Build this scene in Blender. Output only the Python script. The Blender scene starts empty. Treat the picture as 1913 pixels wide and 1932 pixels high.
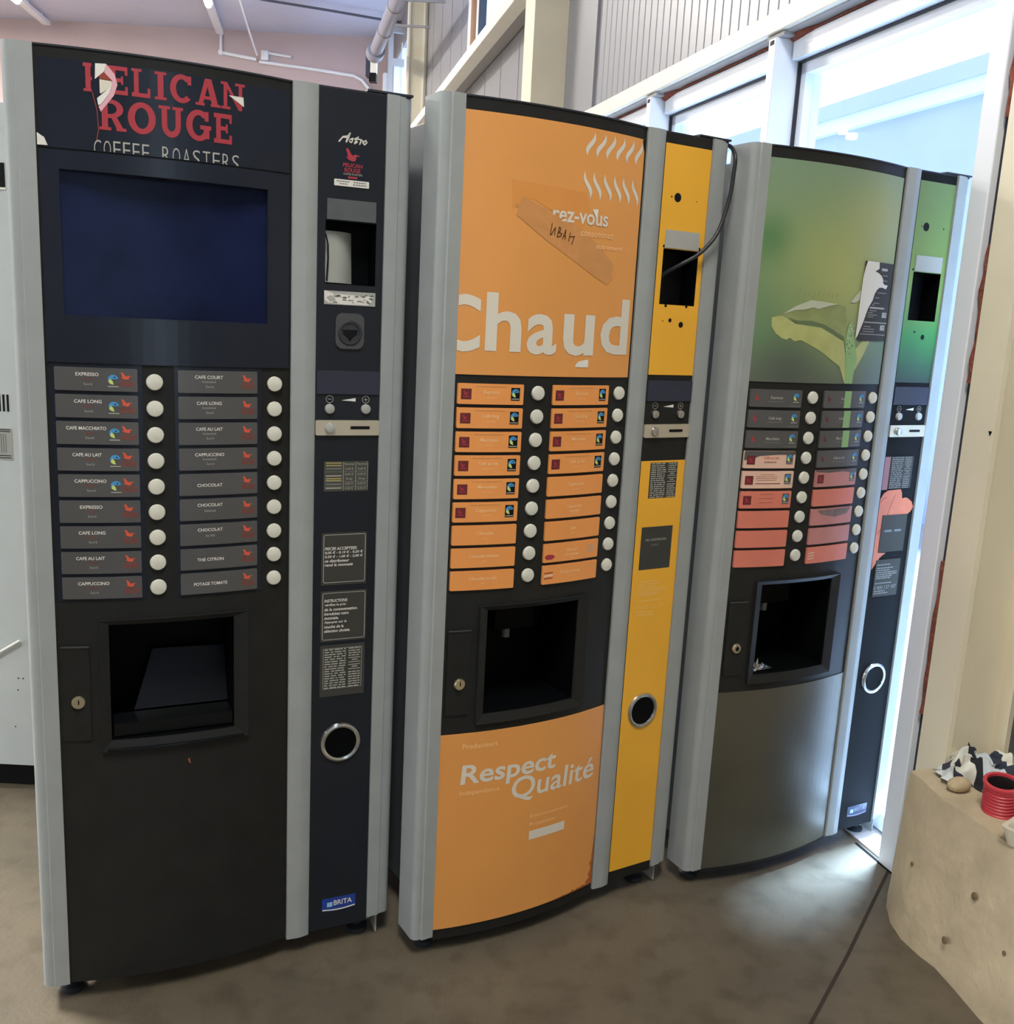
import bpy, bmesh, math, random
from mathutils import Vector, Matrix
from mathutils.geometry import tessellate_polygon

random.seed(7)
SC = bpy.context.scene
COL = SC.collection
R = math.radians
sin, cos, pi = math.sin, math.cos, math.pi

# ------------------------------------------------------------------ camera
cam_d = bpy.data.cameras.new('camera')
cam = bpy.data.objects.new('camera', cam_d)
COL.objects.link(cam)
PITCH, ROLL = 0.19512, -0.052208
fw = Vector((0, cos(PITCH), -sin(PITCH)))
rt = Vector((1, 0, 0))
dn = fw.cross(rt)
cr = cos(ROLL) * rt + sin(ROLL) * dn
cd = -sin(ROLL) * rt + cos(ROLL) * dn
cam.matrix_world = Matrix(((cr.x, -cd.x, -fw.x, 0), (cr.y, -cd.y, -fw.y, 0), (cr.z, -cd.z, -fw.z, 1.3902), (0, 0, 0, 1)))
cam_d.sensor_fit = 'HORIZONTAL'
cam_d.sensor_width = 36.0
cam_d.lens = 1827.9 / 1913 * 36.0
cam_d.clip_start = 0.02
cam_d.clip_end = 200
SC.camera = cam

# ------------------------------------------------------------------ world, exposure, large lights
SKY_STRENGTH = 2.7
wd = bpy.data.worlds.new('sky')
SC.world = wd
wd.use_nodes = True
bg = wd.node_tree.nodes['Background']
bg.inputs[0].default_value = (0.80, 0.91, 1.0, 1)
bg.inputs[1].default_value = SKY_STRENGTH
SC.view_settings.view_transform = 'Standard'
SC.view_settings.look = 'None'
SC.view_settings.gamma = 1
SC.view_settings.use_curve_mapping = False
SC.view_settings.exposure = 0.0
LAMP_FILL_POWER = 100      # watts of an average added fill lamp, unseen overhead
SIDE_FILL_POWER = 540      # added fill light, unseen, at an opening made in the far left wall


def area_light(loc, sx, sy, power, color, rot=(0, 0, 0), parent=None):
    l = bpy.data.lights.new('fill_light', 'AREA')
    l.shape = 'RECTANGLE'
    l.size, l.size_y = sx, sy
    l.energy = power
    l.color = color
    o = bpy.data.objects.new('fill_light', l)
    COL.objects.link(o)
    o.location = loc
    o.rotation_euler = rot
    if parent:
        o.parent = parent
    return o


area_light((-15.1, -3.0, 2.25), 3.3, 7.0, SIDE_FILL_POWER, (0.96, 0.98, 1.0), (0, R(-90), 0))  # added side fill for the right wall and left-facing sides


sun_d = bpy.data.lights.new('sun', 'SUN')
sun_d.energy = 80.0
sun_d.angle = R(11)
sun_d.color = (0.52, 0.72, 1.0)
sun = bpy.data.objects.new('sun', sun_d)
COL.objects.link(sun)
sun.rotation_euler = Vector((-0.195, -0.188, -0.962)).to_track_quat('-Z', 'Y').to_euler()


# ------------------------------------------------------------------ materials
def lin(c):
    return tuple((v / 12.92 if v <= 0.04045 else ((v + 0.055) / 1.055) ** 2.4) for v in (x / 255 for x in c))


MATS = {}


def mat(name, rgb, rough=0.5, metal=0.0, spec=0.5, var=0.0, scale=8.0, bump=0.0, bscale=60.0, emit=None, estr=0.0, linear=False, alpha=1.0, coat=0.0, stretch=None):
    if name in MATS:
        return MATS[name]
    m = bpy.data.materials.new(name)
    m.use_nodes = True
    nt = m.node_tree
    p = nt.nodes['Principled BSDF']
    c = rgb if linear else lin(rgb)
    p.inputs['Base Color'].default_value = (*c, 1)
    p.inputs['Roughness'].default_value = rough
    p.inputs['Metallic'].default_value = metal
    p.inputs['Specular IOR Level'].default_value = spec
    p.inputs['Alpha'].default_value = alpha
    p.inputs['Coat Weight'].default_value = coat
    if var > 0 or bump > 0:
        tc = nt.nodes.new('ShaderNodeTexCoord')
        mp = nt.nodes.new('ShaderNodeMapping')
        if stretch:
            mp.inputs['Scale'].default_value = stretch
        nt.links.new(tc.outputs['Object'], mp.inputs[0])
    if var > 0:
        n = nt.nodes.new('ShaderNodeTexNoise')
        n.inputs['Scale'].default_value = scale
        n.inputs['Detail'].default_value = 5
        nt.links.new(mp.outputs[0], n.inputs[0])
        r = nt.nodes.new('ShaderNodeValToRGB')
        r.color_ramp.elements[0].position = 0.3
        r.color_ramp.elements[1].position = 0.7
        r.color_ramp.elements[0].color = (*[max(0, x * (1 - var)) for x in c], 1)
        r.color_ramp.elements[1].color = (*[min(1, x * (1 + var)) for x in c], 1)
        nt.links.new(n.outputs[0], r.inputs[0])
        nt.links.new(r.outputs[0], p.inputs['Base Color'])
    if bump > 0:
        n2 = nt.nodes.new('ShaderNodeTexNoise')
        n2.inputs['Scale'].default_value = bscale
        n2.inputs['Detail'].default_value = 4
        nt.links.new(mp.outputs[0], n2.inputs[0])
        b = nt.nodes.new('ShaderNodeBump')
        b.inputs['Strength'].default_value = bump
        b.inputs['Distance'].default_value = 0.01
        nt.links.new(n2.outputs[0], b.inputs['Height'])
        nt.links.new(b.outputs[0], p.inputs['Normal'])
    if emit:
        p.inputs['Emission Color'].default_value = (*lin(emit), 1)
        p.inputs['Emission Strength'].default_value = estr
    MATS[name] = m
    return m


def glass_mat(name, tint=(1, 1, 1), refl=1.0):
    m = bpy.data.materials.new(name)
    m.use_nodes = True
    nt = m.node_tree
    nt.nodes.remove(nt.nodes['Principled BSDF'])
    out = nt.nodes['Material Output']
    t = nt.nodes.new('ShaderNodeBsdfTransparent')
    t.inputs[0].default_value = (*tint, 1)
    g = nt.nodes.new('ShaderNodeBsdfGlossy')
    g.inputs['Roughness'].default_value = 0.0
    f = nt.nodes.new('ShaderNodeFresnel')
    f.inputs[0].default_value = 1.5
    mu = nt.nodes.new('ShaderNodeMath')
    mu.operation = 'MULTIPLY'
    mu.inputs[1].default_value = refl
    ge = nt.nodes.new('ShaderNodeNewGeometry')
    iv = nt.nodes.new('ShaderNodeMath')
    iv.operation = 'SUBTRACT'
    iv.inputs[0].default_value = 1.0
    nt.links.new(ge.outputs['Backfacing'], iv.inputs[1])
    m2 = nt.nodes.new('ShaderNodeMath')
    m2.operation = 'MULTIPLY'
    mx = nt.nodes.new('ShaderNodeMixShader')
    nt.links.new(f.outputs[0], mu.inputs[0])
    nt.links.new(mu.outputs[0], m2.inputs[0])
    nt.links.new(iv.outputs[0], m2.inputs[1])
    nt.links.new(m2.outputs[0], mx.inputs[0])
    nt.links.new(t.outputs[0], mx.inputs[1])
    nt.links.new(g.outputs[0], mx.inputs[2])
    nt.links.new(mx.outputs[0], out.inputs[0])
    MATS[name] = m
    return m


ALU = mat('painted aluminium', (160, 166, 165), 0.45, 0.08, spec=0.3, var=0.05, scale=14, bump=0.05, bscale=300)
ALU_S = mat('aluminium side', (140, 146, 144), 0.35, 0.3, var=0.05, scale=14)
BODY = mat('dark cabinet steel', (88, 94, 100), 0.5, 0.1, var=0.08)
BLACK = mat('black door plastic', (35, 36, 35), 0.42, spec=0.2, var=0.12, scale=20, bump=0.06, bscale=500)
NAVY = mat('navy gloss panel', (30, 36, 48), 0.22, spec=0.3, var=0.1, scale=6)
TRIM = mat('black trim', (38, 42, 50), 0.4)
PITBLACK = mat('bay interior', (8, 10, 12), 0.5, spec=0.06)
WHITE = mat('white print', (232, 230, 222), 0.5)
CREAM = mat('cream print', (222, 216, 200), 0.5)
RED = mat('red print', (170, 50, 62), 0.5)
REDBROWN = mat('brick red print', (150, 62, 44), 0.5)
EMBRED = mat('orange red emblem', (220, 90, 62), 0.5)
ORANGE = mat('orange print', (228, 158, 84), 0.34, var=0.05, scale=3)
ORANGE_STRIP = mat('orange strip print', (240, 158, 84), 0.4, var=0.03)
ORANGE_DIM = mat('pale orange print', (248, 206, 150), 0.5)
YELLOW = mat('yellow panel', (240, 178, 52), 0.42, var=0.04, scale=5)
YELLOW_DIM = mat('pale yellow print', (240, 190, 100), 0.5)
STRIP = mat('charcoal strip', (84, 84, 84), 0.3, var=0.06)
BUTTON = mat('ivory button', (218, 218, 204), 0.35)
CHROME = mat('chrome', (200, 200, 196), 0.18, 0.95)
BRASS = mat('lock metal', (190, 180, 150), 0.3, 0.8)
STEEL = mat('brushed plate', (205, 196, 176), 0.35, 0.5, var=0.06)
SCREEN = mat('dark screen', (22, 30, 62), 0.2, spec=0.08, var=0.35, scale=7)
DISPLAY = mat('display glass', (56, 58, 72), 0.2, spec=0.2)
GREY = mat('grey plastic', (112, 118, 116), 0.5, var=0.1, scale=60)
PALEGREY = mat('pale grey plastic', (170, 172, 166), 0.5)
PLATE = mat('olive black plate', (66, 66, 62), 0.5, spec=0.15)
PAPER = mat('paper', (225, 223, 215), 0.6, var=0.03)
PAPERGREY = mat('shaded white', (160, 164, 156), 0.55, var=0.08)  # white greyed to stand for the shade inside the note slot
INK = mat('ink black', (18, 19, 22), 0.5, spec=0.15)
INKBROWN = mat('marker ink', (74, 40, 18), 0.5)
TEXTGREY = mat('grey lettering', (176, 176, 166), 0.5)
TEXTDIM = mat('dim grey lettering', (130, 130, 124), 0.5)
BLUE = mat('blue emblem', (70, 150, 205), 0.5)
LIME = mat('lime emblem', (200, 220, 120), 0.5)
BRITABLUE = mat('blue sticker', (36, 66, 150), 0.3)
PALEBLUE = mat('pale blue print', (150, 195, 235), 0.4)
DARKRED = mat('dark red print', (104, 34, 38), 0.5)
PINK = mat('pink torn paper', (226, 176, 186), 0.5)
SALMON = mat('salmon strip', (216, 124, 104), 0.4, var=0.06, scale=12)
MAUVE = mat('mauve strip', (192, 128, 122), 0.4, var=0.08, scale=12)
CREAMSTRIP = mat('cream strip', (228, 190, 168), 0.4, var=0.05, scale=12)
STEMGREEN = mat('pale green stem', (140, 180, 116), 0.45)
LEAF = mat('pale leaf', (176, 182, 116), 0.45, var=0.1, scale=25)
LEAFDARK = mat('mid leaf', (140, 152, 98), 0.45, var=0.15, scale=25)
LEAFSHADE = mat('dark leaf fold', (98, 116, 82), 0.45)
FROST = mat('frosted leaf edge', (186, 192, 170), 0.5)
FLESH = mat('printed hand', (208, 116, 84), 0.45, var=0.1, scale=25)
FLESHLINE = mat('printed hand fold', (168, 84, 62), 0.45)
TAPE = mat('brown tape', (208, 146, 86), 0.3, var=0.06, scale=30)
PATCH = mat('unfaded orange', (224, 150, 74), 0.4, var=0.03)
FOIL = mat('crumpled foil', (200, 200, 200), 0.2, 0.9)


# ------------------------------------------------------------------ mesh helpers
class MB:
    """collects polygons with a material each; becomes ONE mesh object"""

    def __init__(self):
        self.v, self.f, self.m, self.mats = [], [], [], []

    def mi(self, m):
        if m not in self.mats:
            self.mats.append(m)
        return self.mats.index(m)

    def poly(self, pts, m):
        i = len(self.v)
        self.v += [tuple(p) for p in pts]
        self.f.append(tuple(range(i, i + len(pts))))
        self.m.append(self.mi(m))

    def mesh(self, verts, faces, m):
        i = len(self.v)
        self.v += [tuple(p) for p in verts]
        k = self.mi(m)
        for f in faces:
            self.f.append(tuple(i + a for a in f))
            self.m.append(k)

    def box(self, x0, x1, y0, y1, z0, z1, m):
        v = [(x, y, z) for x in (x0, x1) for y in (y0, y1) for z in (z0, z1)]
        self.mesh(v, [(0, 1, 3, 2), (4, 6, 7, 5), (0, 4, 5, 1), (2, 3, 7, 6), (0, 2, 6, 4), (1, 5, 7, 3)], m)

    def obox(self, o, ax, ay, az, m):
        """box from a corner and three edge vectors"""
        o, ax, ay, az = map(Vector, (o, ax, ay, az))
        v = [o + ax * i + ay * j + az * k for i in (0, 1) for j in (0, 1) for k in (0, 1)]
        self.mesh(v, [(0, 1, 3, 2), (4, 6, 7, 5), (0, 4, 5, 1), (2, 3, 7, 6), (0, 2, 6, 4), (1, 5, 7, 3)], m)

    def tube(self, pts, r, m, seg=8, caps=True):
        pts = [Vector(p) for p in pts]
        rings = []
        prev = None
        for i, p in enumerate(pts):
            d = (pts[min(i + 1, len(pts) - 1)] - pts[max(i - 1, 0)]).normalized()
            if prev is None:
                a = d.orthogonal().normalized()
            else:
                a = (prev - d * prev.dot(d)).normalized()
            prev = a
            b = d.cross(a)
            rr = r[i] if isinstance(r, (list, tuple)) else r
            rings.append([p + (a * cos(t) + b * sin(t)) * rr for t in [2 * pi * k / seg for k in range(seg)]])
        v = [q for ring in rings for q in ring]
        f = [(i * seg + k, i * seg + (k + 1) % seg, (i + 1) * seg + (k + 1) % seg, (i + 1) * seg + k) for i in range(len(pts) - 1) for k in range(seg)]
        if caps:
            f += [tuple(range(seg))[::-1], tuple((len(pts) - 1) * seg + k for k in range(seg))]
        self.mesh(v, f, m)

    def lathe(self, prof, o, axis, m, seg=28):
        """prof: list of (radius, height) turned around axis through o"""
        o, ax = Vector(o), Vector(axis).normalized()
        a = ax.orthogonal().normalized()
        b = ax.cross(a)
        v = [o + (a * cos(t) + b * sin(t)) * r + ax * h for r, h in prof for t in [2 * pi * k / seg for k in range(seg)]]
        f = [(i * seg + k, i * seg + (k + 1) % seg, (i + 1) * seg + (k + 1) % seg, (i + 1) * seg + k) for i in range(len(prof) - 1) for k in range(seg)]
        self.mesh(v, f, m)

    def extrude(self, prof, z0, z1, m, closed=True, caps=True):
        """prof: list of (x, y) extruded along z"""
        n = len(prof)
        v = [(x, y, z) for z in (z0, z1) for x, y in prof]
        f = [(k, (k + 1) % n, n + (k + 1) % n, n + k) for k in range(n if closed else n - 1)]
        self.mesh(v, f, m)
        if caps:
            for z in (z0, z1):
                vv = [Vector((x, y, z)) for x, y in prof]
                for t in tessellate_polygon([vv]):
                    self.poly([vv[k] for k in t], m)

    def build(self, name, parent=None, loc=None, smooth=False, bevel=0.0):
        me = bpy.data.meshes.new(name)
        me.from_pydata(self.v, [], self.f)
        for m in self.mats:
            me.materials.append(m)
        me.polygons.foreach_set('material_index', self.m)
        me.update()
        if smooth or bevel:
            b = bmesh.new()
            b.from_mesh(me)
            bmesh.ops.remove_doubles(b, verts=b.verts, dist=0.00005)
            bmesh.ops.recalc_face_normals(b, faces=b.faces)
            if smooth:
                for f in b.faces:
                    f.smooth = True
            b.to_mesh(me)
            b.free()
            if smooth:
                me.set_sharp_from_angle(angle=R(40))
        o = bpy.data.objects.new(name, me)
        COL.objects.link(o)
        if parent:
            o.parent = parent
        if loc:
            o.location = loc
        if bevel:
            md = o.modifiers.new('edge', 'BEVEL')
            md.width = bevel
            md.segments = 2
            md.limit_method = 'ANGLE'
        return o


def thing(name, label, cat, loc=(0, 0, 0), rz=0, group=None):
    o = bpy.data.objects.new(name, None)
    COL.objects.link(o)
    o.location = loc
    o.rotation_euler = (0, 0, rz)
    return tag(o, label, cat, group)


def tag(o, label, cat, group=None):
    o['label'], o['category'] = label, cat
    if group:
        o['group'] = group
    return o


def struct(o):
    o['kind'] = 'structure'
    return o


# ---- flat shapes in (u, z), laid on a surface n(u)
def tess(pts):
    vv = [Vector((u, z, 0)) for u, z in pts]
    return [[pts[k] for k in t] for t in tessellate_polygon([vv])]


def clip(poly, axis, lim, keep_less):
    out = []
    n = len(poly)
    for i in range(n):
        a, b = poly[i], poly[(i + 1) % n]
        ia = (a[axis] <= lim) if keep_less else (a[axis] >= lim)
        ib = (b[axis] <= lim) if keep_less else (b[axis] >= lim)
        if ia:
            out.append(a)
        if ia != ib:
            t = (lim - a[axis]) / (b[axis] - a[axis])
            out.append((a[0] + t * (b[0] - a[0]), a[1] + t * (b[1] - a[1])))
    return out


def strips(polys, step=0.02):
    res = []
    for p in polys:
        us = [q[0] for q in p]
        lo, hi = min(us), max(us)
        if hi - lo < step * 1.2:
            res.append(p)
            continue
        k = math.floor(lo / step)
        while k * step < hi:
            q = clip(clip(p, 0, k * step, False), 0, (k + 1) * step, True)
            if len(q) >= 3:
                res.append(q)
            k += 1
    return res


DOOR_W, BULGE = 0.429, 0.026


def door(u):
    t = min(max(u / DOOR_W, 0), 1)
    return 4 * BULGE * t * (1 - t) + 0.002 * t


def flat(u):
    return 0.003


def lay(mb, polys, surf, off, m, cut=True):
    for p in (strips(polys) if cut and surf is door else polys):
        # wound so that the front looks out of the machine
        a = sum(p[i][0] * p[(i + 1) % len(p)][1] - p[(i + 1) % len(p)][0] * p[i][1] for i in range(len(p)))
        q = p if a > 0 else p[::-1]
        mb.poly([(u, -(surf(u) + off), z) for u, z in q], m)


def rect(u0, u1, z0, z1):
    return [(u0, z0), (u1, z0), (u1, z1), (u0, z1)]


def rrect(u0, u1, z0, z1, r, n=4):
    out = []
    for cx, cz, a0 in ((u1 - r, z1 - r, 0), (u0 + r, z1 - r, 90), (u0 + r, z0 + r, 180), (u1 - r, z0 + r, 270)):
        out += [(cx + r * cos(R(a0 + 90 * k / n)), cz + r * sin(R(a0 + 90 * k / n))) for k in range(n + 1)]
    return out


def disc(u, z, r, n=20, rz=None):
    return [(u + r * cos(2 * pi * k / n), z + (rz or r) * sin(2 * pi * k / n)) for k in range(n)]


def slab(mb, pts, surf, off, h, m, side=None):
    """a plate of outline pts standing h proud of surf+off"""
    lay(mb, tess(pts), surf, off + h, m)
    n = len(pts)
    a = sum(pts[i][0] * pts[(i + 1) % n][1] - pts[(i + 1) % n][0] * pts[i][1] for i in range(n))
    q = pts if a > 0 else pts[::-1]
    for i in range(n):
        (ua, za), (ub, zb) = q[i], q[(i + 1) % n]
        k = max(1, int(abs(ub - ua) / 0.02)) if surf is door else 1
        for j in range(k):
            u0, z0 = ua + (ub - ua) * j / k, za + (zb - za) * j / k
            u1, z1 = ua + (ub - ua) * (j + 1) / k, za + (zb - za) * (j + 1) / k
            mb.poly([(u0, -(surf(u0) + off), z0), (u1, -(surf(u1) + off), z1), (u1, -(surf(u1) + off + h), z1), (u0, -(surf(u0) + off + h), z0)], side or m)


def ribbon(pts, w):
    """a pen stroke through pts as quads (plus round joints)"""
    out = []
    for (a, b) in zip(pts, pts[1:]):
        d = Vector((b[0] - a[0], b[1] - a[1]))
        if d.length == 0:
            continue
        nn = Vector((-d.y, d.x)).normalized() * w / 2
        out.append([(a[0] - nn.x, a[1] - nn.y), (b[0] - nn.x, b[1] - nn.y), (b[0] + nn.x, b[1] + nn.y), (a[0] + nn.x, a[1] + nn.y)])
    for p in pts:
        out.append(disc(p[0], p[1], w / 2, 8))
    return out


def arc(cx, cz, rx, rz, a0, a1, n=14):
    return [(cx + rx * cos(R(a0 + (a1 - a0) * k / n)), cz + rz * sin(R(a0 + (a1 - a0) * k / n))) for k in range(n + 1)]


_TXT = {}


def glyphs(body, bold=0.0):
    key = (body, bold)
    if key not in _TXT:
        c = bpy.data.curves.new('lettering', 'FONT')
        c.body = body
        c.offset = bold
        c.resolution_u = 3
        o = bpy.data.objects.new('lettering', c)
        COL.objects.link(o)
        bpy.context.view_layer.update()
        me = o.to_mesh()
        _TXT[key] = [[(me.vertices[k].co.x, me.vertices[k].co.y) for k in p.vertices] for p in me.polygons]
        o.to_mesh_clear()
        bpy.data.objects.remove(o)
        bpy.data.curves.remove(c)
    return _TXT[key]


def fit(body, u0, u1, z0, z1, bold=0.0, shear=0.0):
    """lettering stretched so that its ink fills the box u0..u1, z0..z1"""
    g = glyphs(body, bold)
    xs = [q[0] for p in g for q in p]
    ys = [q[1] for p in g for q in p]
    x0, x1, y0, y1 = min(xs), max(xs), min(ys), max(ys)
    sy = (z1 - z0) / max(1e-6, y1 - y0)
    sx = (u1 - u0 - abs(shear) * (z1 - z0)) / max(1e-6, x1 - x0)
    return [[(u0 + (x - x0) * sx + shear * (y - y0) * sy, z0 + (y - y0) * sy) for x, y in p] for p in g]


def line(body, u, zbase, cap, align='c', bold=0.0, narrow=1.0, shear=0.0):
    """lettering of cap height cap on a base line; u is its centre, left or right end"""
    g = glyphs(body, bold)
    s = cap / 0.69
    xs = [q[0] for p in g for q in p]
    wid = (max(xs) - min(xs)) * s * narrow
    a = u - wid / 2 if align == 'c' else (u if align == 'l' else u - wid)
    return [[(a + (x - min(xs)) * s * narrow + shear * y * s, zbase + y * s) for x, y in p] for p in g]


def norm_poly(pts, u0, u1, z0, z1):
    xs, ys = [p[0] for p in pts], [p[1] for p in pts]
    return [(u0 + (x - min(xs)) / (max(xs) - min(xs)) * (u1 - u0), z1 - (y - min(ys)) / (max(ys) - min(ys)) * (z1 - z0)) for x, y in pts]


BIRD = [(840, 660), (880, 640), (930, 680), (1000, 820), (1060, 850), (1110, 805), (1190, 825), (1270, 862), (1170, 858), (1130, 900), (1140, 950), (1110, 1010), (1040, 1020), (930, 985), (840, 900), (905, 905), (880, 790)]


def bird(mb, u, z, w, h, surf, off, m):
    lay(mb, tess(norm_poly(BIRD, u - w / 2, u + w / 2, z - h / 2, z + h / 2)), surf, off, m)


def fair_mark(mb, u, z, r, surf, off, back=None):
    if back:
        lay(mb, [rect(u - r * 1.15, u + r * 1.15, z - r * 1.75, z + r * 1.25)], surf, off, back)
    top = arc(u, z, r, r, 10, 200, 12) + [(u - r * 0.3, z + r * 0.15), (u + r * 0.2, z + r * 0.05)]
    lay(mb, tess(top), surf, off + 0.0002, BLUE)
    leaf = arc(u, z, r, r, 205, 275, 8) + [(u - r * 0.1, z - r * 0.3), (u - r * 0.55, z + r * 0.25)]
    lay(mb, tess(leaf), surf, off + 0.0002, LIME)
    lay(mb, [disc(u + r * 0.28, z + r * 0.45, r * 0.16, 8)], surf, off + 0.0003, INK)
    lay(mb, [rect(u - r, u + r, z - r * 1.5, z - r * 1.3)], surf, off + 0.0002, TEXTGREY)


# ---- slab-serif capitals for the header sign, in a unit box
def serif_letter(ch):
    t, s = 0.24, 0.10
    S = lambda x0, x1: [rect(x0, x1, 0, s), rect(x0, x1, 1 - s, 1)]
    ring = lambda a0, a1: [[(0.5 + 0.5 * cos(R(a)), 0.5 + 0.52 * sin(R(a))), (0.5 + 0.5 * cos(R(b)), 0.5 + 0.52 * sin(R(b))), (0.5 + 0.25 * cos(R(b)), 0.5 + 0.34 * sin(R(b))), (0.5 + 0.25 * cos(R(a)), 0.5 + 0.34 * sin(R(a)))]
                           for a, b in [(a0 + (a1 - a0) * k / 24, a0 + (a1 - a0) * (k + 1) / 24) for k in range(24)]]
    bowl = lambda cz, rz: [[(0.45 + 0.5 * cos(R(a)), cz + rz * sin(R(a))), (0.45 + 0.5 * cos(R(b)), cz + rz * sin(R(b))), (0.45 + 0.24 * cos(R(b)), cz + (rz - 0.13) * sin(R(b))), (0.45 + 0.24 * cos(R(a)), cz + (rz - 0.13) * sin(R(a)))]
                           for a, b in [(-90 + 15 * k, -75 + 15 * k) for k in range(12)]]
    if ch == 'P':
        return [rect(.1, .1 + t, 0, 1), rect(0, .46, 0, s), rect(0, .45, 1 - s * 1.3, 1), rect(.3, .46, .40, .53)] + bowl(.70, .30)
    if ch == 'R':
        return serif_letter('P') + [[(.45, .45), (.68, .45), (1, 0), (.72, 0)], rect(.66, 1.06, 0, s)]
    if ch == 'E':
        return [rect(.12, .12 + t, 0, 1), rect(0, .95, 0, .15), rect(0, .95, .85, 1), rect(.3, .72, .44, .58), rect(.82, .95, 0, .30), rect(.82, .95, .70, 1), rect(.63, .73, .36, .66)]
    if ch == 'L':
        return [rect(.12, .12 + t, 0, 1), rect(0, .95, 0, .15), rect(0, .52, 1 - s, 1), rect(.81, .95, 0, .34)]
    if ch == 'I':
        return [rect(.28, .72, 0, 1)] + S(.05, .95)
    if ch == 'C':
        return ring(45, 318) + [rect(.74, .9, .66, .98)]
    if ch == 'G':
        return ring(45, 330) + [rect(.74, .9, .66, .98), rect(.56, 1.0, .38, .52), rect(.70, .93, .08, .5)]
    if ch == 'O':
        return ring(0, 360)
    if ch == 'U':
        return [rect(.12, .34, .36, 1), rect(.68, .90, .36, 1), rect(0, .46, 1 - s, 1), rect(.56, 1.0, 1 - s, 1)] + \
            [[(.51 + .39 * cos(R(a)), .38 + .40 * sin(R(a))), (.51 + .39 * cos(R(b)), .38 + .40 * sin(R(b))), (.51 + .17 * cos(R(b)), .38 + .20 * sin(R(b))), (.51 + .17 * cos(R(a)), .38 + .20 * sin(R(a)))] for a, b in [(180 + 15 * k, 195 + 15 * k) for k in range(12)]]
    if ch == 'A':
        return [[(.06, 0), (.26, 0), (.58, 1), (.38, 1)], [(.70, 0), (.98, 0), (.66, 1), (.40, 1)], rect(.26, .8, .24, .36), rect(-.04, .36, 0, s), rect(.62, 1.05, 0, s)]
    if ch == 'N':
        return [rect(.08, .24, 0, 1), rect(.76, .92, 0, 1), [(.76, 0), (.92, 0), (.24, 1), (.08, 1)], rect(-.04, .38, 0, s), rect(-.04, .2, 1 - s, 1), rect(.6, 1.04, 1 - s, 1)]
    return []


def serif_word(word, u0, u1, z0, z1, gap=0.12):
    wid = {'I': .55, 'A': 1.0, 'N': 1.0, 'O': 1.12, 'U': 1.0, 'G': 1.05, 'C': 1.0, 'R': 1.0, 'E': .82, 'L': .8, 'P': .88}
    tot = sum(wid[c] for c in word) + gap * (len(word) - 1)
    s = (u1 - u0) / tot
    x, out = u0, []
    for c in word:
        for p in serif_letter(c):
            p = [(x + a * wid[c] * s, z0 + b * (z1 - z0)) for a, b in p]
            if sum(p[i][0] * p[(i + 1) % len(p)][1] - p[(i + 1) % len(p)][0] * p[i][1] for i in range(len(p))) < 0:
                p = p[::-1]
            out.append(p)
        x += (wid[c] + gap) * s
    return out


def graded(name, axis, lo, hi, stops, rough=0.4, wob=0.15, blob=None):
    """a printed colour blend along one object axis, with an optional soft round blob (x, z, radius, colour)"""
    m = bpy.data.materials.new(name)
    m.use_nodes = True
    nt = m.node_tree
    p = nt.nodes['Principled BSDF']
    p.inputs['Roughness'].default_value = rough
    tc = nt.nodes.new('ShaderNodeTexCoord')
    sp = nt.nodes.new('ShaderNodeSeparateXYZ')
    nt.links.new(tc.outputs['Object'], sp.inputs[0])
    mr = nt.nodes.new('ShaderNodeMapRange')
    mr.inputs[1].default_value, mr.inputs[2].default_value = lo, hi
    nz = nt.nodes.new('ShaderNodeTexNoise')
    nz.inputs['Scale'].default_value = 6
    nt.links.new(tc.outputs['Object'], nz.inputs[0])
    ad = nt.nodes.new('ShaderNodeMath')
    ad.operation = 'MULTIPLY_ADD'
    ad.inputs[1].default_value = wob
    nt.links.new(nz.outputs[0], ad.inputs[0])
    nt.links.new(sp.outputs['XYZ'.index(axis)], mr.inputs[0])
    nt.links.new(mr.outputs[0], ad.inputs[2])
    sb = nt.nodes.new('ShaderNodeMath')
    sb.operation = 'SUBTRACT'
    sb.inputs[1].default_value = wob / 2
    nt.links.new(ad.outputs[0], sb.inputs[0])
    rp = nt.nodes.new('ShaderNodeValToRGB')
    e = rp.color_ramp.elements
    while len(e) < len(stops):
        e.new(0.5)
    for k, (pos, c) in enumerate(stops):
        e[k].position = pos
        e[k].color = (*lin(c), 1)
    nt.links.new(sb.outputs[0], rp.inputs[0])
    last = rp.outputs[0]
    for b in blob or []:
        cx, cz, rad, c = b
        vm = nt.nodes.new('ShaderNodeVectorMath')
        vm.operation = 'DISTANCE'
        cb = nt.nodes.new('ShaderNodeCombineXYZ')
        nt.links.new(sp.outputs[0], cb.inputs[0])
        nt.links.new(sp.outputs[2], cb.inputs[2])
        vm.inputs[1].default_value = (cx, 0, cz)
        nt.links.new(cb.outputs[0], vm.inputs[0])
        r2 = nt.nodes.new('ShaderNodeMapRange')
        r2.interpolation_type = 'SMOOTHSTEP'
        r2.inputs[1].default_value, r2.inputs[2].default_value = 0.0, rad
        r2.inputs[3].default_value, r2.inputs[4].default_value = 1.0, 0.0
        nt.links.new(vm.outputs['Value'], r2.inputs[0])
        mx = nt.nodes.new('ShaderNodeMix')
        mx.data_type = 'RGBA'
        nt.links.new(r2.outputs[0], mx.inputs[0])
        nt.links.new(last, mx.inputs[6])
        mx.inputs[7].default_value = (*lin(c), 1)
        last = mx.outputs[2]
    nt.links.new(last, p.inputs['Base Color'])
    return m


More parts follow.
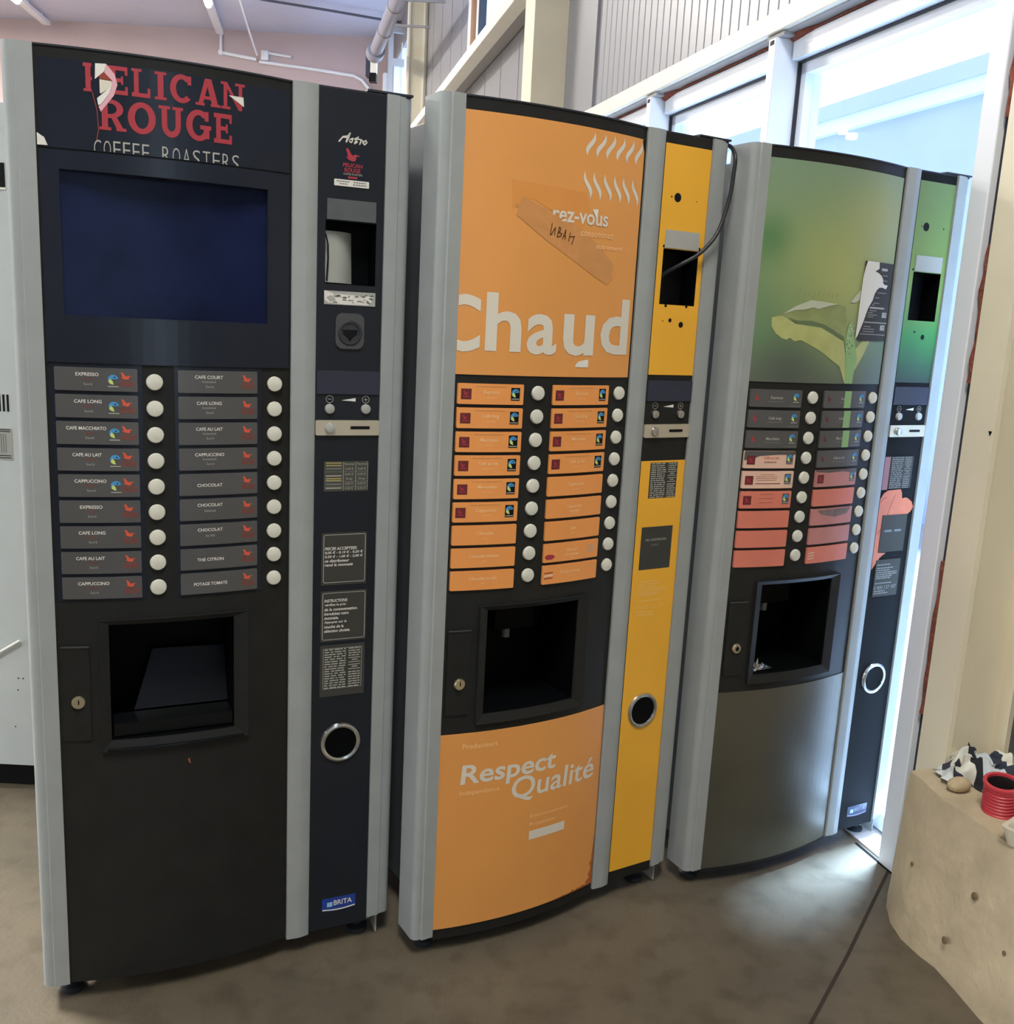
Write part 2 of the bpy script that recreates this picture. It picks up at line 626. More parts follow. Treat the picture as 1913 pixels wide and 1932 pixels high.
GREENPRINT = graded('green leaf print', 'Z', 1.28, 1.78, [(0.0, (98, 110, 92)), (0.25, (102, 134, 96)), (0.6, (130, 156, 106)), (1.0, (126, 152, 124))], 0.42, 0.2,
                    [(0.02, 1.60, 0.09, (90, 132, 84)), (0.25, 1.53, 0.26, (166, 174, 110)), (0.36, 1.66, 0.18, (164, 172, 118)), (0.10, 1.29, 0.14, (84, 94, 84))])
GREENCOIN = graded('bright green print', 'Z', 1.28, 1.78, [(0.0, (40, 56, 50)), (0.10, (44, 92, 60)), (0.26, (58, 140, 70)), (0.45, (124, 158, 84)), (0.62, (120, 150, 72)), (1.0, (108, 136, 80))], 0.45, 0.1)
DARKSTEEL = mat('dark lower panel', (90, 88, 77), 0.36, 0.45, var=0.14, scale=5)
GLOSSBLACK = mat('gloss black flap', (15, 17, 19), 0.25, spec=0.2)


def cells(mb, u0, u1, z0, z1, holes, surf, off, m, step=0.022):
    us, zs = {u0, u1}, {z0, z1}
    for a, b, c, d in holes:
        us |= {x for x in (a, b) if u0 < x < u1}
        zs |= {x for x in (c, d) if z0 < x < z1}
    us = sorted(us)
    if surf is door:
        ex = []
        for a, b in zip(us, us[1:]):
            k = max(1, round((b - a) / step))
            ex += [a + (b - a) * j / k for j in range(k)]
        us = ex + [us[-1]]
    zs = sorted(zs)
    for a, b in zip(us, us[1:]):
        for c, d in zip(zs, zs[1:]):
            um, zm = (a + b) / 2, (c + d) / 2
            if any(h[0] < um < h[1] and h[2] < zm < h[3] for h in holes):
                continue
            mb.poly([(a, -(surf(a) + off), c), (b, -(surf(b) + off), c), (b, -(surf(b) + off), d), (a, -(surf(a) + off), d)], m)
    return us


def rim(mb, u0, u1, z0, z1, surf, off, back, m):
    """closing faces round a panel, going back to depth -back"""
    k = 20 if surf is door else 1
    us = [u0 + (u1 - u0) * j / k for j in range(k + 1)]
    for a, b in zip(us, us[1:]):
        for z in (z0, z1):
            mb.poly([(a, -(surf(a) + off), z), (b, -(surf(b) + off), z), (b, back, z), (a, back, z)], m)
    for u in (u0, u1):
        mb.poly([(u, -(surf(u) + off), z0), (u, back, z0), (u, back, z1), (u, -(surf(u) + off), z1)], m)


def recess(mb, h, surf, off, depth, m, mback=None):
    a, b, c, d = h
    ya, yb = -(surf(a) + off), -(surf(b) + off)
    yd = min(ya, yb) + depth
    mb.poly([(a, ya, c), (a, yd, c), (a, yd, d), (a, ya, d)], m)
    mb.poly([(b, yb, c), (b, yb, d), (b, yd, d), (b, yd, c)], m)
    k = 10
    us = [a + (b - a) * j / k for j in range(k + 1)]
    for p, q in zip(us, us[1:]):
        for z in (c, d):
            mb.poly([(p, -(surf(p) + off), z), (q, -(surf(q) + off), z), (q, yd, z), (p, yd, z)], m)
    mb.poly([(a, yd, c), (b, yd, c), (b, yd, d), (a, yd, d)], mback or m)


def dome(mb, u, z, r, surf, off, h, m, seg=20):
    y = -(surf(u) + off)
    mb.lathe([(r, 0), (r, h * 0.5), (r * 0.9, h * 0.85), (r * 0.55, h), (0.0001, h * 1.02)], (u, y, z), (0, -1, 0), m, seg)


def part(mb, name, root, smooth=False, bevel=0.0, label=None):
    o = mb.build(name, root, smooth=smooth, bevel=bevel)
    if label:
        o['label'] = label
    return o


BAY = (0.090, 0.318, 0.562, 0.793)
NOTE = (0.4935, 0.5935, 1.442, 1.560)
ROWZ = [1.2474 - 0.04805 * k for k in range(9)]


def vending_machine(kind, loc, yaw, label):
    root = thing('vending_machine', label, 'vending machine', loc, yaw, 'coffee vending machines in a row')
    # ---------------------------------------------------------- cabinet, feet, pillars, lid
    b = MB()
    v = [(x, y, z) for x in (0.005, 0.615) for y in (0.075, 0.62) for z in (0.075, 1.775)]
    b.mesh(v, [(0, 1, 3, 2), (4, 6, 7, 5), (2, 3, 7, 6), (0, 2, 6, 4), (1, 5, 7, 3)], BODY)
    for z in (0.4, 0.9, 1.4):
        b.lathe([(0.0001, 0.004), (0.004, 0.003), (0.006, 0)], (0.005, 0.18, z), (-1, 0, 0), PALEGREY, 8)
    part(b, 'cabinet', root, bevel=0.004)
    for u, y in ((0.005, 0.052), (0.60, 0.045), (0.03, 0.57), (0.60, 0.57)):
        b = MB()
        b.lathe([(0.0001, 0.0), (0.024, 0.0), (0.024, 0.012), (0.012, 0.018), (0.012, 0.085), (0.0001, 0.085)], (u, y, 0.0), (0, 0, 1), TRIM, 16)
        part(b, 'foot', root, smooth=True)
    L = [(0.0, 0.03), (0.0, -0.001), (-0.0265, -0.001), (-0.0285, 0.0035), (-0.031, 0.0035)] + \
        [(-0.032 - 0.015 * sin(R(a)), 0.0185 - 0.015 * cos(R(a))) for a in range(0, 91, 15)] + [(-0.047, 0.078), (-0.02, 0.078), (-0.02, 0.03)]
    b = MB()
    b.extrude(L, 0.045, 1.80, ALU)
    part(b, 'pillar', root, smooth=True)
    b = MB()
    b.extrude([(0.429, 0.03), (0.429, -0.005), (0.431, -0.007), (0.4545, -0.009), (0.456, -0.009), (0.4757, -0.005), (0.4777, -0.003), (0.4777, 0.03)], 0.045, 1.80, ALU)
    part(b, 'pillar', root, smooth=True)
    b = MB()
    b.extrude([(0.608, 0.03), (0.608, -0.009), (0.634, -0.007), (0.636, -0.003), (0.639, -0.003)] +
              [(0.647 + 0.014 * sin(R(a)), 0.012 - 0.014 * cos(R(a))) for a in range(0, 91, 15)] + [(0.661, 0.078), (0.634, 0.078), (0.634, 0.03)], 0.060, 1.80, ALU)
    part(b, 'pillar', root, smooth=True)
    b = MB()
    us = [0.0 + 0.429 * k / 20 for k in range(21)] + [0.4777, 0.608, 0.655]
    ys = [-(door(u)) if u <= 0.43 else -0.002 for u in us]
    for (a, ya), (c, yc) in zip(zip(us, ys), zip(us[1:], ys[1:])):
        b.mesh([(a, ya, 1.797), (c, yc, 1.797), (c, 0.085, 1.797), (a, 0.085, 1.797), (a, ya, 1.8), (c, yc, 1.8), (c, 0.085, 1.8), (a, 0.085, 1.8)], [(0, 1, 2, 3), (4, 5, 6, 7), (0, 1, 5, 4), (3, 2, 6, 7)], TRIM)
    b.box(0.57, 0.661, -0.004, 0.04, 1.8012, 1.805, TRIM)
    part(b, 'top_lid', root)
    b = MB()
    b.box(0.634, 0.6365, 0.01, 0.05, 0.006, 0.075, PALEGREY)
    b.box(0.605, 0.634, 0.055, 0.057, 0.01, 0.075, PALEGREY)
    part(b, 'bracket', root)
    # ---------------------------------------------------------- door with the dispensing bay
    holes = [BAY]
    if kind == 1:
        holes.append((0.034, 0.383, 1.360, 1.603))
    b = MB()
    zd = 0.047 if kind == 1 else 0.036
    cells(b, 0.0, DOOR_W, zd, 1.797, holes, door, -0.002, BLACK)
    rim(b, 0.0, DOOR_W, zd, 1.797, door, -0.002, 0.075, BLACK)
    part(b, 'door', root, smooth=True)
    b = MB()
    recess(b, BAY, door, -0.002, 0.15, PITBLACK)
    if kind != 1:
        b.box(0.15, 0.25, 0.05, 0.118, 0.72, 0.79, PITBLACK)
        b.lathe([(0.009, 0.0), (0.009, 0.03), (0.007, 0.03)], (0.20, 0.085, 0.69), (0, 0, 1), GREY, 12)
    part(b, 'bay', root)
    b = MB()
    o4 = (0.072, 0.346, 0.541, 0.803)
    iu = [BAY[0] + (BAY[1] - BAY[0]) * j / 10 for j in range(11)]
    ou = [o4[0] + (o4[1] - o4[0]) * j / 10 for j in range(11)]
    P = lambda u, z, off: (u, -(door(u) + off), z)
    for j in range(10):
        for zi, zo in ((BAY[2], o4[2]), (BAY[3], o4[3])):
            b.poly([P(iu[j], zi, 0.001), P(iu[j + 1], zi, 0.001), P(ou[j + 1], zo, 0.007), P(ou[j], zo, 0.007)], BLACK)
            b.poly([P(ou[j], zo, 0.007), P(ou[j + 1], zo, 0.007), P(ou[j + 1], zo, -0.004), P(ou[j], zo, -0.004)], BLACK)
    for ui, uo in ((BAY[0], o4[0]), (BAY[1], o4[1])):
        b.poly([P(ui, BAY[2], 0.001), P(ui, BAY[3], 0.001), P(uo, o4[3], 0.007), P(uo, o4[2], 0.007)], BLACK)
        b.poly([P(uo, o4[2], 0.007), P(uo, o4[3], 0.007), P(uo, o4[3], -0.004), P(uo, o4[2], -0.004)], BLACK)
    part(b, 'bay_frame', root)
    if kind == 1:
        b = MB()
        b.tube([P(0.082 + 0.254 * j / 10, 0.545, 0.007) for j in range(11)], 0.0028, GLOSSBLACK, 8)
        part(b, 'bay_lip', root, smooth=True)
        b = MB()
        b.poly([(0.135, 0.05, 0.592), (0.316, 0.05, 0.592), (0.316, 0.10, 0.695), (0.175, 0.10, 0.699)], GLOSSBLACK)
        b.box(0.095, 0.316, -0.01, 0.045, 0.565, 0.590, GLOSSBLACK)
        part(b, 'cup_flap', root)
    b = MB()
    slab(b, rrect(0.007, 0.055, 0.565, 0.752, 0.004), door, -0.002, 0.004, BLACK)
    slab(b, rect(0.007, 0.055, 0.7505, 0.7535), door, 0.002, 0.002, mat('lighter black edge', (62, 64, 64), 0.5))  # edge strip drawn a little lighter than the plate
    part(b, 'lock_plate', root)
    zk = 0.643 if kind == 1 else 0.635
    b = MB()
    b.lathe([(0.0125, 0), (0.0125, 0.003), (0.011, 0.006), (0.0001, 0.006)], (0.034, -(door(0.034) + 0.002), zk), (0, -1, 0), BRASS, 20)
    lk = part(b, 'lock', root, smooth=True)
    b = MB()
    y = -(door(0.034) + 0.0083)
    b.box(0.033, 0.0352, y - 0.0002, y + 0.001, zk - 0.003, zk + 0.006, INK)
    if kind == 3:
        b.lathe([(0.006, 0), (0.0001, 0.0002)], (0.034, y, zk), (0, -1, 0), INK, 12)
    part(b, 'keyhole', lk)

    # ---------------------------------------------------------- selection buttons and strips
    for col, (u, r) in enumerate(((0.179, 0.0148), (0.3974, 0.0145))):
        for k in range(9):
            b = MB()
            dome(b, u, ROWZ[k], r, door, -0.002, 0.0075, BUTTON)
            part(b, 'selection_button', root, smooth=True)
    part_strips(kind, root)

    # ---------------------------------------------------------- coin panel
    b = MB()
    base = {1: mat('gloss black panel', (32, 36, 43), 0.24, spec=0.3, var=0.1, scale=6), 2: BLACK, 3: mat('matt black panel', (34, 36, 38), 0.5, spec=0.03)}[kind]
    cells(b, 0.4777, 0.608, 0.050, 1.797, [NOTE], flat, 0.0, base)
    rim(b, 0.4777, 0.608, 0.050, 1.797, flat, 0.0, 0.07, base)
    part(b, 'coin_panel', root)
    b = MB()
    recess(b, NOTE, flat, 0.0, 0.05, PITBLACK, INK if kind > 1 else PITBLACK)
    part(b, 'note_slot', root)
    coin_fittings(kind, root)
    if kind == 1:
        dress_black(root)
    elif kind == 2:
        dress_orange(root)
    else:
        dress_green(root)
    return root


NAMES1 = [[('EXPRESSO', 'Grains', 'Sucré'), ('CAFE LONG', 'Grains', 'Sucré'), ('CAFE MACCHIATO', 'Grains', 'Sucré'), ('CAFE AU LAIT', 'Grains', 'Sucré'), ('CAPPUCCINO', 'Grains', 'Sucré'),
           ('EXPRESSO', 'Grains', 'Sucré'), ('CAFE LONG', 'Grains', 'Sucré'), ('CAFE AU LAIT', 'Grains', 'Sucré'), ('CAPPUCCINO', 'Grains', 'Sucré')],
          [('CAFE COURT', 'Instantané', 'Sucré'), ('CAFE LONG', 'Instantané', 'Sucré'), ('CAFE AU LAIT', 'Instantané', 'Sucré'), ('CAPPUCCINO', 'Instantané', 'Sucré'), ('CHOCOLAT',), ('CHOCOLAT', 'Intense'),
           ('CHOCOLAT', 'au lait'), ('THE CITRON',), ('POTAGE TOMATE',)]]
NAMES2 = [['Expresso', 'Café long', 'Macchiato', 'Café au lait', 'Mocaccino', 'Cappuccino', 'Chocolat', 'Chocolat intense', 'Chocolat au lait'],
          ['Expresso', 'Café long', 'Macchiato', 'Café au lait', 'Cappuccino', 'Cappuccino\nnoisette', 'Lait', 'Thé vert\nà la menthe', 'Potage tomate']]


def bird_square(b, u, z, h, off):
    lay(b, [rect(u - h, u + h, z - h, z + h)], door, off, DARKRED)
    bird(b, u, z + h * 0.25, h * 1.1, h * 0.9, door, off + 0.0002, RED)
    lay(b, [rect(u - h * .6, u + h * .6, z - h * .55, z - h * .35)], door, off + 0.0002, RED)


def part_strips(kind, root):
    H = 0.0026
    for col in (0, 1):
        for k in range(9):
            dz = 0.0075 if kind == 1 else 0.0015
            zc = ROWZ[k] - 0.005 + dz
            z0, z1 = zc - 0.0205, zc + 0.0205
            u0, u1 = ((0.0140, 0.1500), (0.2190, 0.3635))[col] if kind == 1 else ((0.0060, 0.1445), (0.2140, 0.3640))[col]
            face = STRIP
            if kind == 2:
                face = ORANGE_STRIP
            if kind == 3:
                face = [[STRIP] * 3 + [CREAMSTRIP] * 2 + [SALMON] * 4, [STRIP] * 4 + [MAUVE, SALMON, MAUVE, MAUVE, SALMON]][col][k]
            b = MB()
            slab(b, rrect(u0, u1, z0, z1, 0.002), door, -0.002, H + 0.002, face)
            st = part(b, 'selection_strip', root)
            b = MB()
            E = H + 0.0004
            uc = (0.067, 0.274)[col] if kind == 1 else (0.075, 0.288)[col]
            if kind == 1:
                t = NAMES1[col][k]
                wide = len(t[0]) > 11
                lay(b, line(t[0], uc - (0.004 if wide and not col else 0), zc + (0.006 if len(t) > 1 else -0.004), 0.0058, bold=0.015, narrow=0.92 if wide else 1.0), door, E, WHITE)
                if len(t) == 3:
                    lay(b, line(t[1], uc, zc - 0.0015, 0.0042), door, E, (REDBROWN if not col else TEXTGREY))
                    lay(b, line(t[2], uc + 0.001, zc - 0.0105, 0.0044), door, E, TEXTGREY)
                elif len(t) == 2:
                    lay(b, line(t[1], uc, zc - 0.0045, 0.0050), door, E, TEXTGREY)
                ue = u1 - 0.018
                bird(b, ue, zc + 0.0075, 0.020, 0.013, door, E, EMBRED)
                lay(b, line('PELICAN', ue, zc - 0.0050, 0.0044, bold=0.02), door, E, REDBROWN)
                lay(b, line('ROUGE', ue, zc - 0.0112, 0.0050, bold=0.02), door, E, REDBROWN)
                if col == 0 and k < 5:
                    fair_mark(b, ue - 0.0225, zc + 0.0005, 0.0088, door, E)
            elif kind == 2:
                t = NAMES2[col][k].split('\n')
                for j, s in enumerate(t):
                    lay(b, line(s, uc, zc + 0.001 - 0.010 * j, 0.0068 if len(t) == 1 else 0.006, bold=0.012, narrow=0.95), door, E, ORANGE_DIM)
                lay(b, line('sucre inclus' if k < 6 else 'sucre', uc, zc - 0.008 - (0.006 if len(t) > 1 else 0), 0.003), door, E, ORANGE_DIM)
                if (col == 0 and k < 6) or (col == 1 and k < 4):
                    lay(b, [rect(uc - 0.034, uc + 0.030, zc + 0.0145, zc + 0.0156)], door, E, TAPE)
                    bird_square(b, u0 + 0.0165 - 0.0015 * (k > 4), zc - 0.0005, 0.0105, E)
                    fair_mark(b, u1 - 0.0185, zc + 0.003, 0.0085, door, E, INK)
                if (col, k) == (1, 7):
                    lay(b, tess([(u0 + 0.003, zc - 0.008), (u0 + 0.010, zc - 0.003), (u0 + 0.024, zc - 0.004), (u0 + 0.030, zc - 0.009), (u0 + 0.022, zc - 0.014), (u0 + 0.008, zc - 0.014)]), door, E, RED)
                    lay(b, [disc(u1 - 0.022, zc + 0.001, 0.0085, 14)], door, E, TEXTGREY)
                    lay(b, [disc(u1 - 0.022, zc + 0.001, 0.006, 12)], door, E + .0002, ORANGE_STRIP)
                if (col, k) == (1, 8):
                    for j in range(3):
                        lay(b, ribbon([(u0 + 0.005, zc + 0.004 - 0.006 * j), (u0 + 0.026, zc + 0.005 - 0.006 * j)], 0.0022), door, E, (REDBROWN, WHITE, REDBROWN)[j])
            else:
                t = NAMES2[col][k].split('\n')[0]
                if face is STRIP:
                    lay(b, line(t, uc, zc - 0.001, 0.0062, bold=0.012), door, E, TEXTGREY)
                    lay(b, [rect(uc - 0.022, uc + 0.022, zc - 0.0078, zc - 0.0068), rect(u1 - 0.034, u1 - 0.003, z0 + 0.003, z0 + 0.004)], door, E, TEXTDIM)
                    bird(b, u0 + 0.018, zc + 0.002, 0.013, 0.016, door, E, DARKRED if col else RED)
                    fair_mark(b, u1 - 0.0165, zc + 0.004, 0.0085, door, E)
                    if col and k < 3:
                        s0 = 0.282 + 0.0045 * k
                        lay(b, [rect(s0, s0 + 0.025, z0, z1)], door, E + 0.0003, STEMGREEN)
                elif face is CREAMSTRIP:
                    if k == 3:
                        lay(b, tess([(u0, z1), (u1, z1), (u1, zc + 0.012), (uc + 0.02, zc + 0.012), (uc - 0.03, zc + 0.009), (u0 + 0.028, zc + 0.004), (u0, zc - 0.002)]), door, E, STRIP)
                        lay(b, line('Café au lait', uc + 0.002, zc + 0.002, 0.0065, bold=0.012), door, E + .0002, SALMON)
                        lay(b, line('SUCRE INCLUS', uc, zc - 0.0075, 0.0034, bold=0.02), door, E, DARKRED)
                    else:
                        for j, w in enumerate((0.022, 0.034, 0.034, 0.03)):
                            lay(b, [rect(uc - w, uc + w * 0.7, zc + 0.012 - 0.0045 * j, zc + 0.0128 - 0.0045 * j)], door, E, REDBROWN)
                        lay(b, [rect(uc - 0.034, uc + 0.034, zc - 0.010, zc - 0.0084)], door, E, DARKRED)
                if (col == 0 and k in (3, 4, 5)) or (col, k) == (1, 4):
                    bird_square(b, u0 + 0.0175, zc - 0.001, 0.0105, E + 0.0003)
                    fair_mark(b, u1 - 0.0165, zc + 0.004, 0.0082, door, E + 0.0003, STRIP)
                if (col, k) in ((0, 5),):
                    for j in range(3):
                        lay(b, [rect(uc - 0.02, uc + 0.018, zc + 0.013 - 0.010 * j, zc + 0.0136 - 0.010 * j)], door, E, REDBROWN)
                if (col, k) == (1, 4):
                    lay(b, tess([(u0, z1), (u1, z1), (u1, zc + 0.011), (uc + .02, zc + 0.016), (uc - .03, zc + 0.014), (u0, zc + 0.017)]), door, E, STRIP)
                if (col, k) == (1, 6):
                    lay(b, tess([(u0 + .02, z1 - .004), (u1 - .008, z1 - .001), (u1 - .02, zc + .004), (uc + .01, zc - .002), (uc - .01, zc + .001), (u0 + .035, zc + .006)]), door, E, mat('smudge', (120, 100, 92), 0.5, var=.2, scale=60))
                if (col, k) == (1, 8):
                    for j in range(3):
                        lay(b, ribbon([(u0 + 0.005, zc + 0.005 - 0.007 * j), (u0 + 0.024, zc + 0.007 - 0.007 * j)], 0.002), door, E, CREAM)
            if b.f:
                part(b, 'print', st)


def coin_fittings(kind, root):
    # note reader cover plate
    b = MB()
    slab(b, rect(0.4955, 0.5915, 1.562, 1.600), flat, 0.0, 0.003, mat('dark grey cover', (84, 88, 90), 0.5, var=0.1, scale=50) if kind == 1 else PALEGREY)
    part(b, 'cover_plate', root)
    # display, strength buttons, plate
    b = MB()
    slab(b, rect(0.4800, 0.6075, 1.230, 1.276), flat, 0.0, 0.003, DISPLAY)
    part(b, 'display', root)
    for s, u in ((-1, 0.5065), (1, 0.5800)):
        b = MB()
        dome(b, u, 1.2005, 0.0098, flat, 0.0, 0.007, CHROME if kind == 2 else PALEGREY)
        bt = part(b, 'strength_button', root, smooth=True)
        b = MB()
        for k in range(20):
            a0, a1 = 18 * k, 18 * k + 18
            b.poly([(u + q * cos(R(a)), -0.0035, 1.2195 + q * sin(R(a))) for q, a in ((.0075, a0), (.0075, a1), (.0066, a1), (.0066, a0))], TEXTGREY)
        lay(b, [rect(u - .0035, u + .0035, 1.2190, 1.2200)] + ([rect(u - .0005, u + .0005, 1.2160, 1.2230)] if s > 0 else []), flat, .0006, TEXTGREY)
        lay(b, [rect(u - .0004, u + .0004, 1.2095, 1.2125)], flat, .0006, TEXTGREY)
        part(b, 'symbol', bt)
    b = MB()
    lay(b, [[(0.530, 1.2175), (0.559, 1.2155), (0.559, 1.2225)]], flat, 0.0006, WHITE)
    part(b, 'strength_symbol', root)
    b = MB()
    slab(b, rrect(0.4785, 0.6085, 1.148, 1.178, 0.003), flat, 0.0, 0.005, STEEL)
    pl = part(b, 'coin_plate', root)
    b = MB()
    dome(b, 0.5065, 1.1625, 0.0100, flat, 0.005, 0.008, CHROME if kind > 1 else PALEGREY)
    part(b, 'return_button', pl, smooth=True)
    b = MB()
    lay(b, [rect(0.5485, 0.588, 1.1605, 1.1665)], flat, 0.0056, INK)
    part(b, 'coin_slot', pl)
    # coin return
    b = MB()
    for k in range(36):
        for j in range(8):
            q = []
            for kk, jj in ((k, j), (k + 1, j), (k + 1, j + 1), (k, j + 1)):
                a, t = 2 * pi * kk / 36, 2 * pi * jj / 8
                rr = 0.0385 + 0.0055 * cos(t)
                q.append((0.541 + rr * cos(a), -0.004 - 0.0055 * sin(t), 0.489 + rr * sin(a)))
            b.poly(q, CHROME)
    rg = part(b, 'coin_return_ring', root, smooth=True)
    b = MB()
    b.lathe([(0.036, -0.001), (0.034, 0.0), (0.0001, -0.0008)], (0.541, -0.0062, 0.489), (0, -1, 0), PITBLACK, 30)
    part(b, 'coin_cup', rg)


def text_sheet(b, u0, u1, z0, z1, ink, seed, off=0.0014, rows=17):
    """a sheet of closely printed lines with a ruled column of small boxes"""
    rr = random.Random(seed)
    h = (z1 - z0) / rows
    um = u0 + (u1 - u0) * 0.62
    for k in range(rows):
        z = z1 - h * (k + 0.75)
        x = u0 + 0.003
        while x < um - 0.006:
            w = rr.uniform(0.004, 0.016)
            lay(b, [rect(x, min(x + w, um - 0.003), z, z + h * 0.45)], flat, off, ink)
            x += w + rr.uniform(0.0012, 0.004)
        if not 4 <= k <= 9:
            x = um + 0.003
            while x < u1 - 0.006:
                w = rr.uniform(0.003, 0.012)
                lay(b, [rect(x, min(x + w, u1 - 0.003), z, z + h * 0.45)], flat, off, ink)
                x += w + 0.0015
    for j in (0, 1):
        zb = z1 - h * (5.6 + 2.9 * j)
        for a, c, d, e in ((um + .003, u1 - .003, zb + h * .9, zb + h * 1.2), (um + .003, u1 - .003, zb - h * .9, zb - h * .6), (um + .010, u1 - .009, zb, zb + h * .4)):
            lay(b, [rect(a, c, d, e)], flat, off, ink)


def frame_lines(b, u0, u1, z0, z1, w, r, off, m):
    o, i = rrect(u0, u1, z0, z1, r), rrect(u0 + w, u1 - w, z0 + w, z1 - w, max(r - w, 0.0005))
    for k in range(len(o)):
        j = (k + 1) % len(o)
        lay(b, [[o[k], o[j], i[j], i[k]]], flat, off, m)


def dress_black(root):
    # header sign with torn print
    b = MB()
    slab(b, rect(0.006, 0.424, 1.637, 1.779), door, -0.002, 0.0022, NAVY)
    hd = part(b, 'header_sign', root)
    E = 0.0008
    b = MB()
    lay(b, serif_word('PELICAN', 0.076, 0.339, 1.7315, 1.7765), door, E, RED)
    part(b, 'red_lettering', hd)
    b = MB()
    lay(b, serif_word('ROUGE', 0.099, 0.319, 1.6725, 1.7225), door, E, RED)
    part(b, 'red_lettering', hd)
    for word, a, c in (('COFFEE', 0.087, 0.179), ('ROASTERS', 0.196, 0.332)):
        b = MB()
        w = (c - a) / len(word)
        for k, ch in enumerate(word):
            g = fit(ch, a + w * k + w * 0.16, a + w * (k + 1) - w * 0.10, 1.6280, 1.6555, bold=-0.012)
            lay(b, [q for q in (clip(p, 1, 1.6375, False) for p in g) if len(q) > 2], door, E, TEXTGREY)
        part(b, 'white_lettering', hd)
    b = MB()
    W2 = lambda p, m, o: lay(b, tess(p), door, E + o, m)
    W2([(0.089, 1.7765), (0.095, 1.778), (0.1015, 1.752), (0.1015, 1.731), (0.098, 1.712), (0.094, 1.725), (0.0885, 1.733), (0.0895, 1.75)], NAVY, 0.0002)
    W2([(0.112, 1.778), (0.125, 1.763), (0.129, 1.747), (0.123, 1.729), (0.102, 1.701), (0.0985, 1.709), (0.118, 1.741), (0.121, 1.752), (0.109, 1.764)], PINK, 0.0004)
    W2([(0.095, 1.777), (0.112, 1.778), (0.109, 1.766), (0.094, 1.752)], WHITE, 0.0006)
    W2([(0.101, 1.7525), (0.120, 1.7515), (0.120, 1.743), (0.103, 1.730), (0.101, 1.731)], CREAM, 0.0008)
    W2([(0.0965, 1.722), (0.119, 1.743), (0.116, 1.732), (0.103, 1.7135), (0.098, 1.711)], WHITE, 0.0010)
    W2([(0.107, 1.7655), (0.121, 1.7525), (0.102, 1.7535)], REDBROWN, 0.0005)
    lay(b, ribbon([(0.0895, 1.731), (0.096, 1.703), (0.0975, 1.671), (0.094, 1.655)], 0.0012), door, E + 0.0003, REDBROWN)
    part(b, 'torn_paper', hd)
    for pts in ([(0.312, 1.755), (0.338, 1.755), (0.339, 1.739)], [(0.002, 1.659), (0.013, 1.652), (0.018, 1.6395), (0.002, 1.6395)]):
        b = MB()
        lay(b, tess(pts), door, E + 0.0006, PAPER)
        part(b, 'torn_paper', hd)
    # screen
    b = MB()
    recess(b, (0.034, 0.383, 1.360, 1.603), door, -0.002, 0.014, TRIM, SCREEN)
    part(b, 'screen', root)
    b = MB()
    I = (0.034, 0.383, 1.360, 1.603)
    for a, c, d, e in ((0.004, 0.425, 1.603, 1.634), (0.004, 0.425, 1.278, 1.360), (0.004, 0.034, 1.360, 1.603), (0.383, 0.425, 1.360, 1.603)):
        slab(b, rect(a, c, d, e), door, -0.002, 0.0035, NAVY)
    part(b, 'screen_bezel', root)
    b = MB()
    slab(b, rect(0.006, 0.158, 0.840, 1.277), door, -0.002, 0.0012, NAVY)
    slab(b, rect(0.213, 0.372, 0.840, 1.277), door, -0.002, 0.0012, NAVY)
    part(b, 'selection_board', root)
    b = MB()
    lay(b, tess([(0.228, 0.507), (0.231, 0.509), (0.2325, 0.500), (0.234, 0.4965), (0.230, 0.499)]), door, -0.0014, FLESHLINE)
    part(b, 'scratch', root)
    # coin panel print and fittings
    b = MB()
    A = lambda pts, w=0.0022: lay(b, ribbon(norm_map(pts), w), flat, 0.0008, PAPER)

    def norm_map(pts):       # from sketch units of the logo to the panel
        return [(0.516 + (x - 610) / (1450 - 610) * 0.056, 1.721 - (y - 200) / (525 - 200) * 0.0215 + (x - 610) / 840 * 0.0035) for x, y in pts]
    A([(620, 450), (690, 370), (730, 320), (860, 300), (940, 215), (860, 330), (825, 450)], 0.0026)
    A([(930, 220), (890, 340), (830, 455)], 0.003)
    A([(720, 340), (880, 335)], 0.0018)
    A([(935, 390), (1010, 350), (1000, 440), (960, 470), (920, 430)])
    A([(1010, 350), (1075, 380), (1090, 350), (1180, 310)], 0.0016)
    A([(1170, 310), (1110, 400), (1070, 490), (1150, 440)], 0.0026)
    A([(1090, 350), (1200, 370), (1270, 380), (1220, 500)], 0.0024)
    A([(1270, 385), (1330, 430), (1400, 390), (1430, 450), (1360, 510), (1310, 460), (1400, 390)], 0.0024)
    part(b, 'script_lettering', root)
    b = MB()
    slab(b, rect(0.5100, 0.5760, 1.6370, 1.6940), flat, 0.0, 0.0008, NAVY)
    bird(b, 0.5445, 1.6825, 0.029, 0.023, flat, 0.0012, RED)
    lay(b, fit('PELICAN', 0.525, 0.563, 1.6600, 1.6670, 0.02), flat, 0.0012, RED)
    lay(b, fit('ROUGE', 0.528, 0.559, 1.6505, 1.6585, 0.02), flat, 0.0012, RED)
    lay(b, fit('COFFEE ROASTERS', 0.526, 0.563, 1.6455, 1.6490), flat, 0.0012, TEXTGREY)
    lay(b, [rect(0.535, 0.553, 1.6395, 1.6430)], flat, 0.0012, RED)
    part(b, 'emblem_sticker', root)
    b = MB()
    slab(b, rrect(0.5085, 0.5765, 1.6245, 1.6365, 0.0015), flat, 0.0008, 0.0006, PAPER)
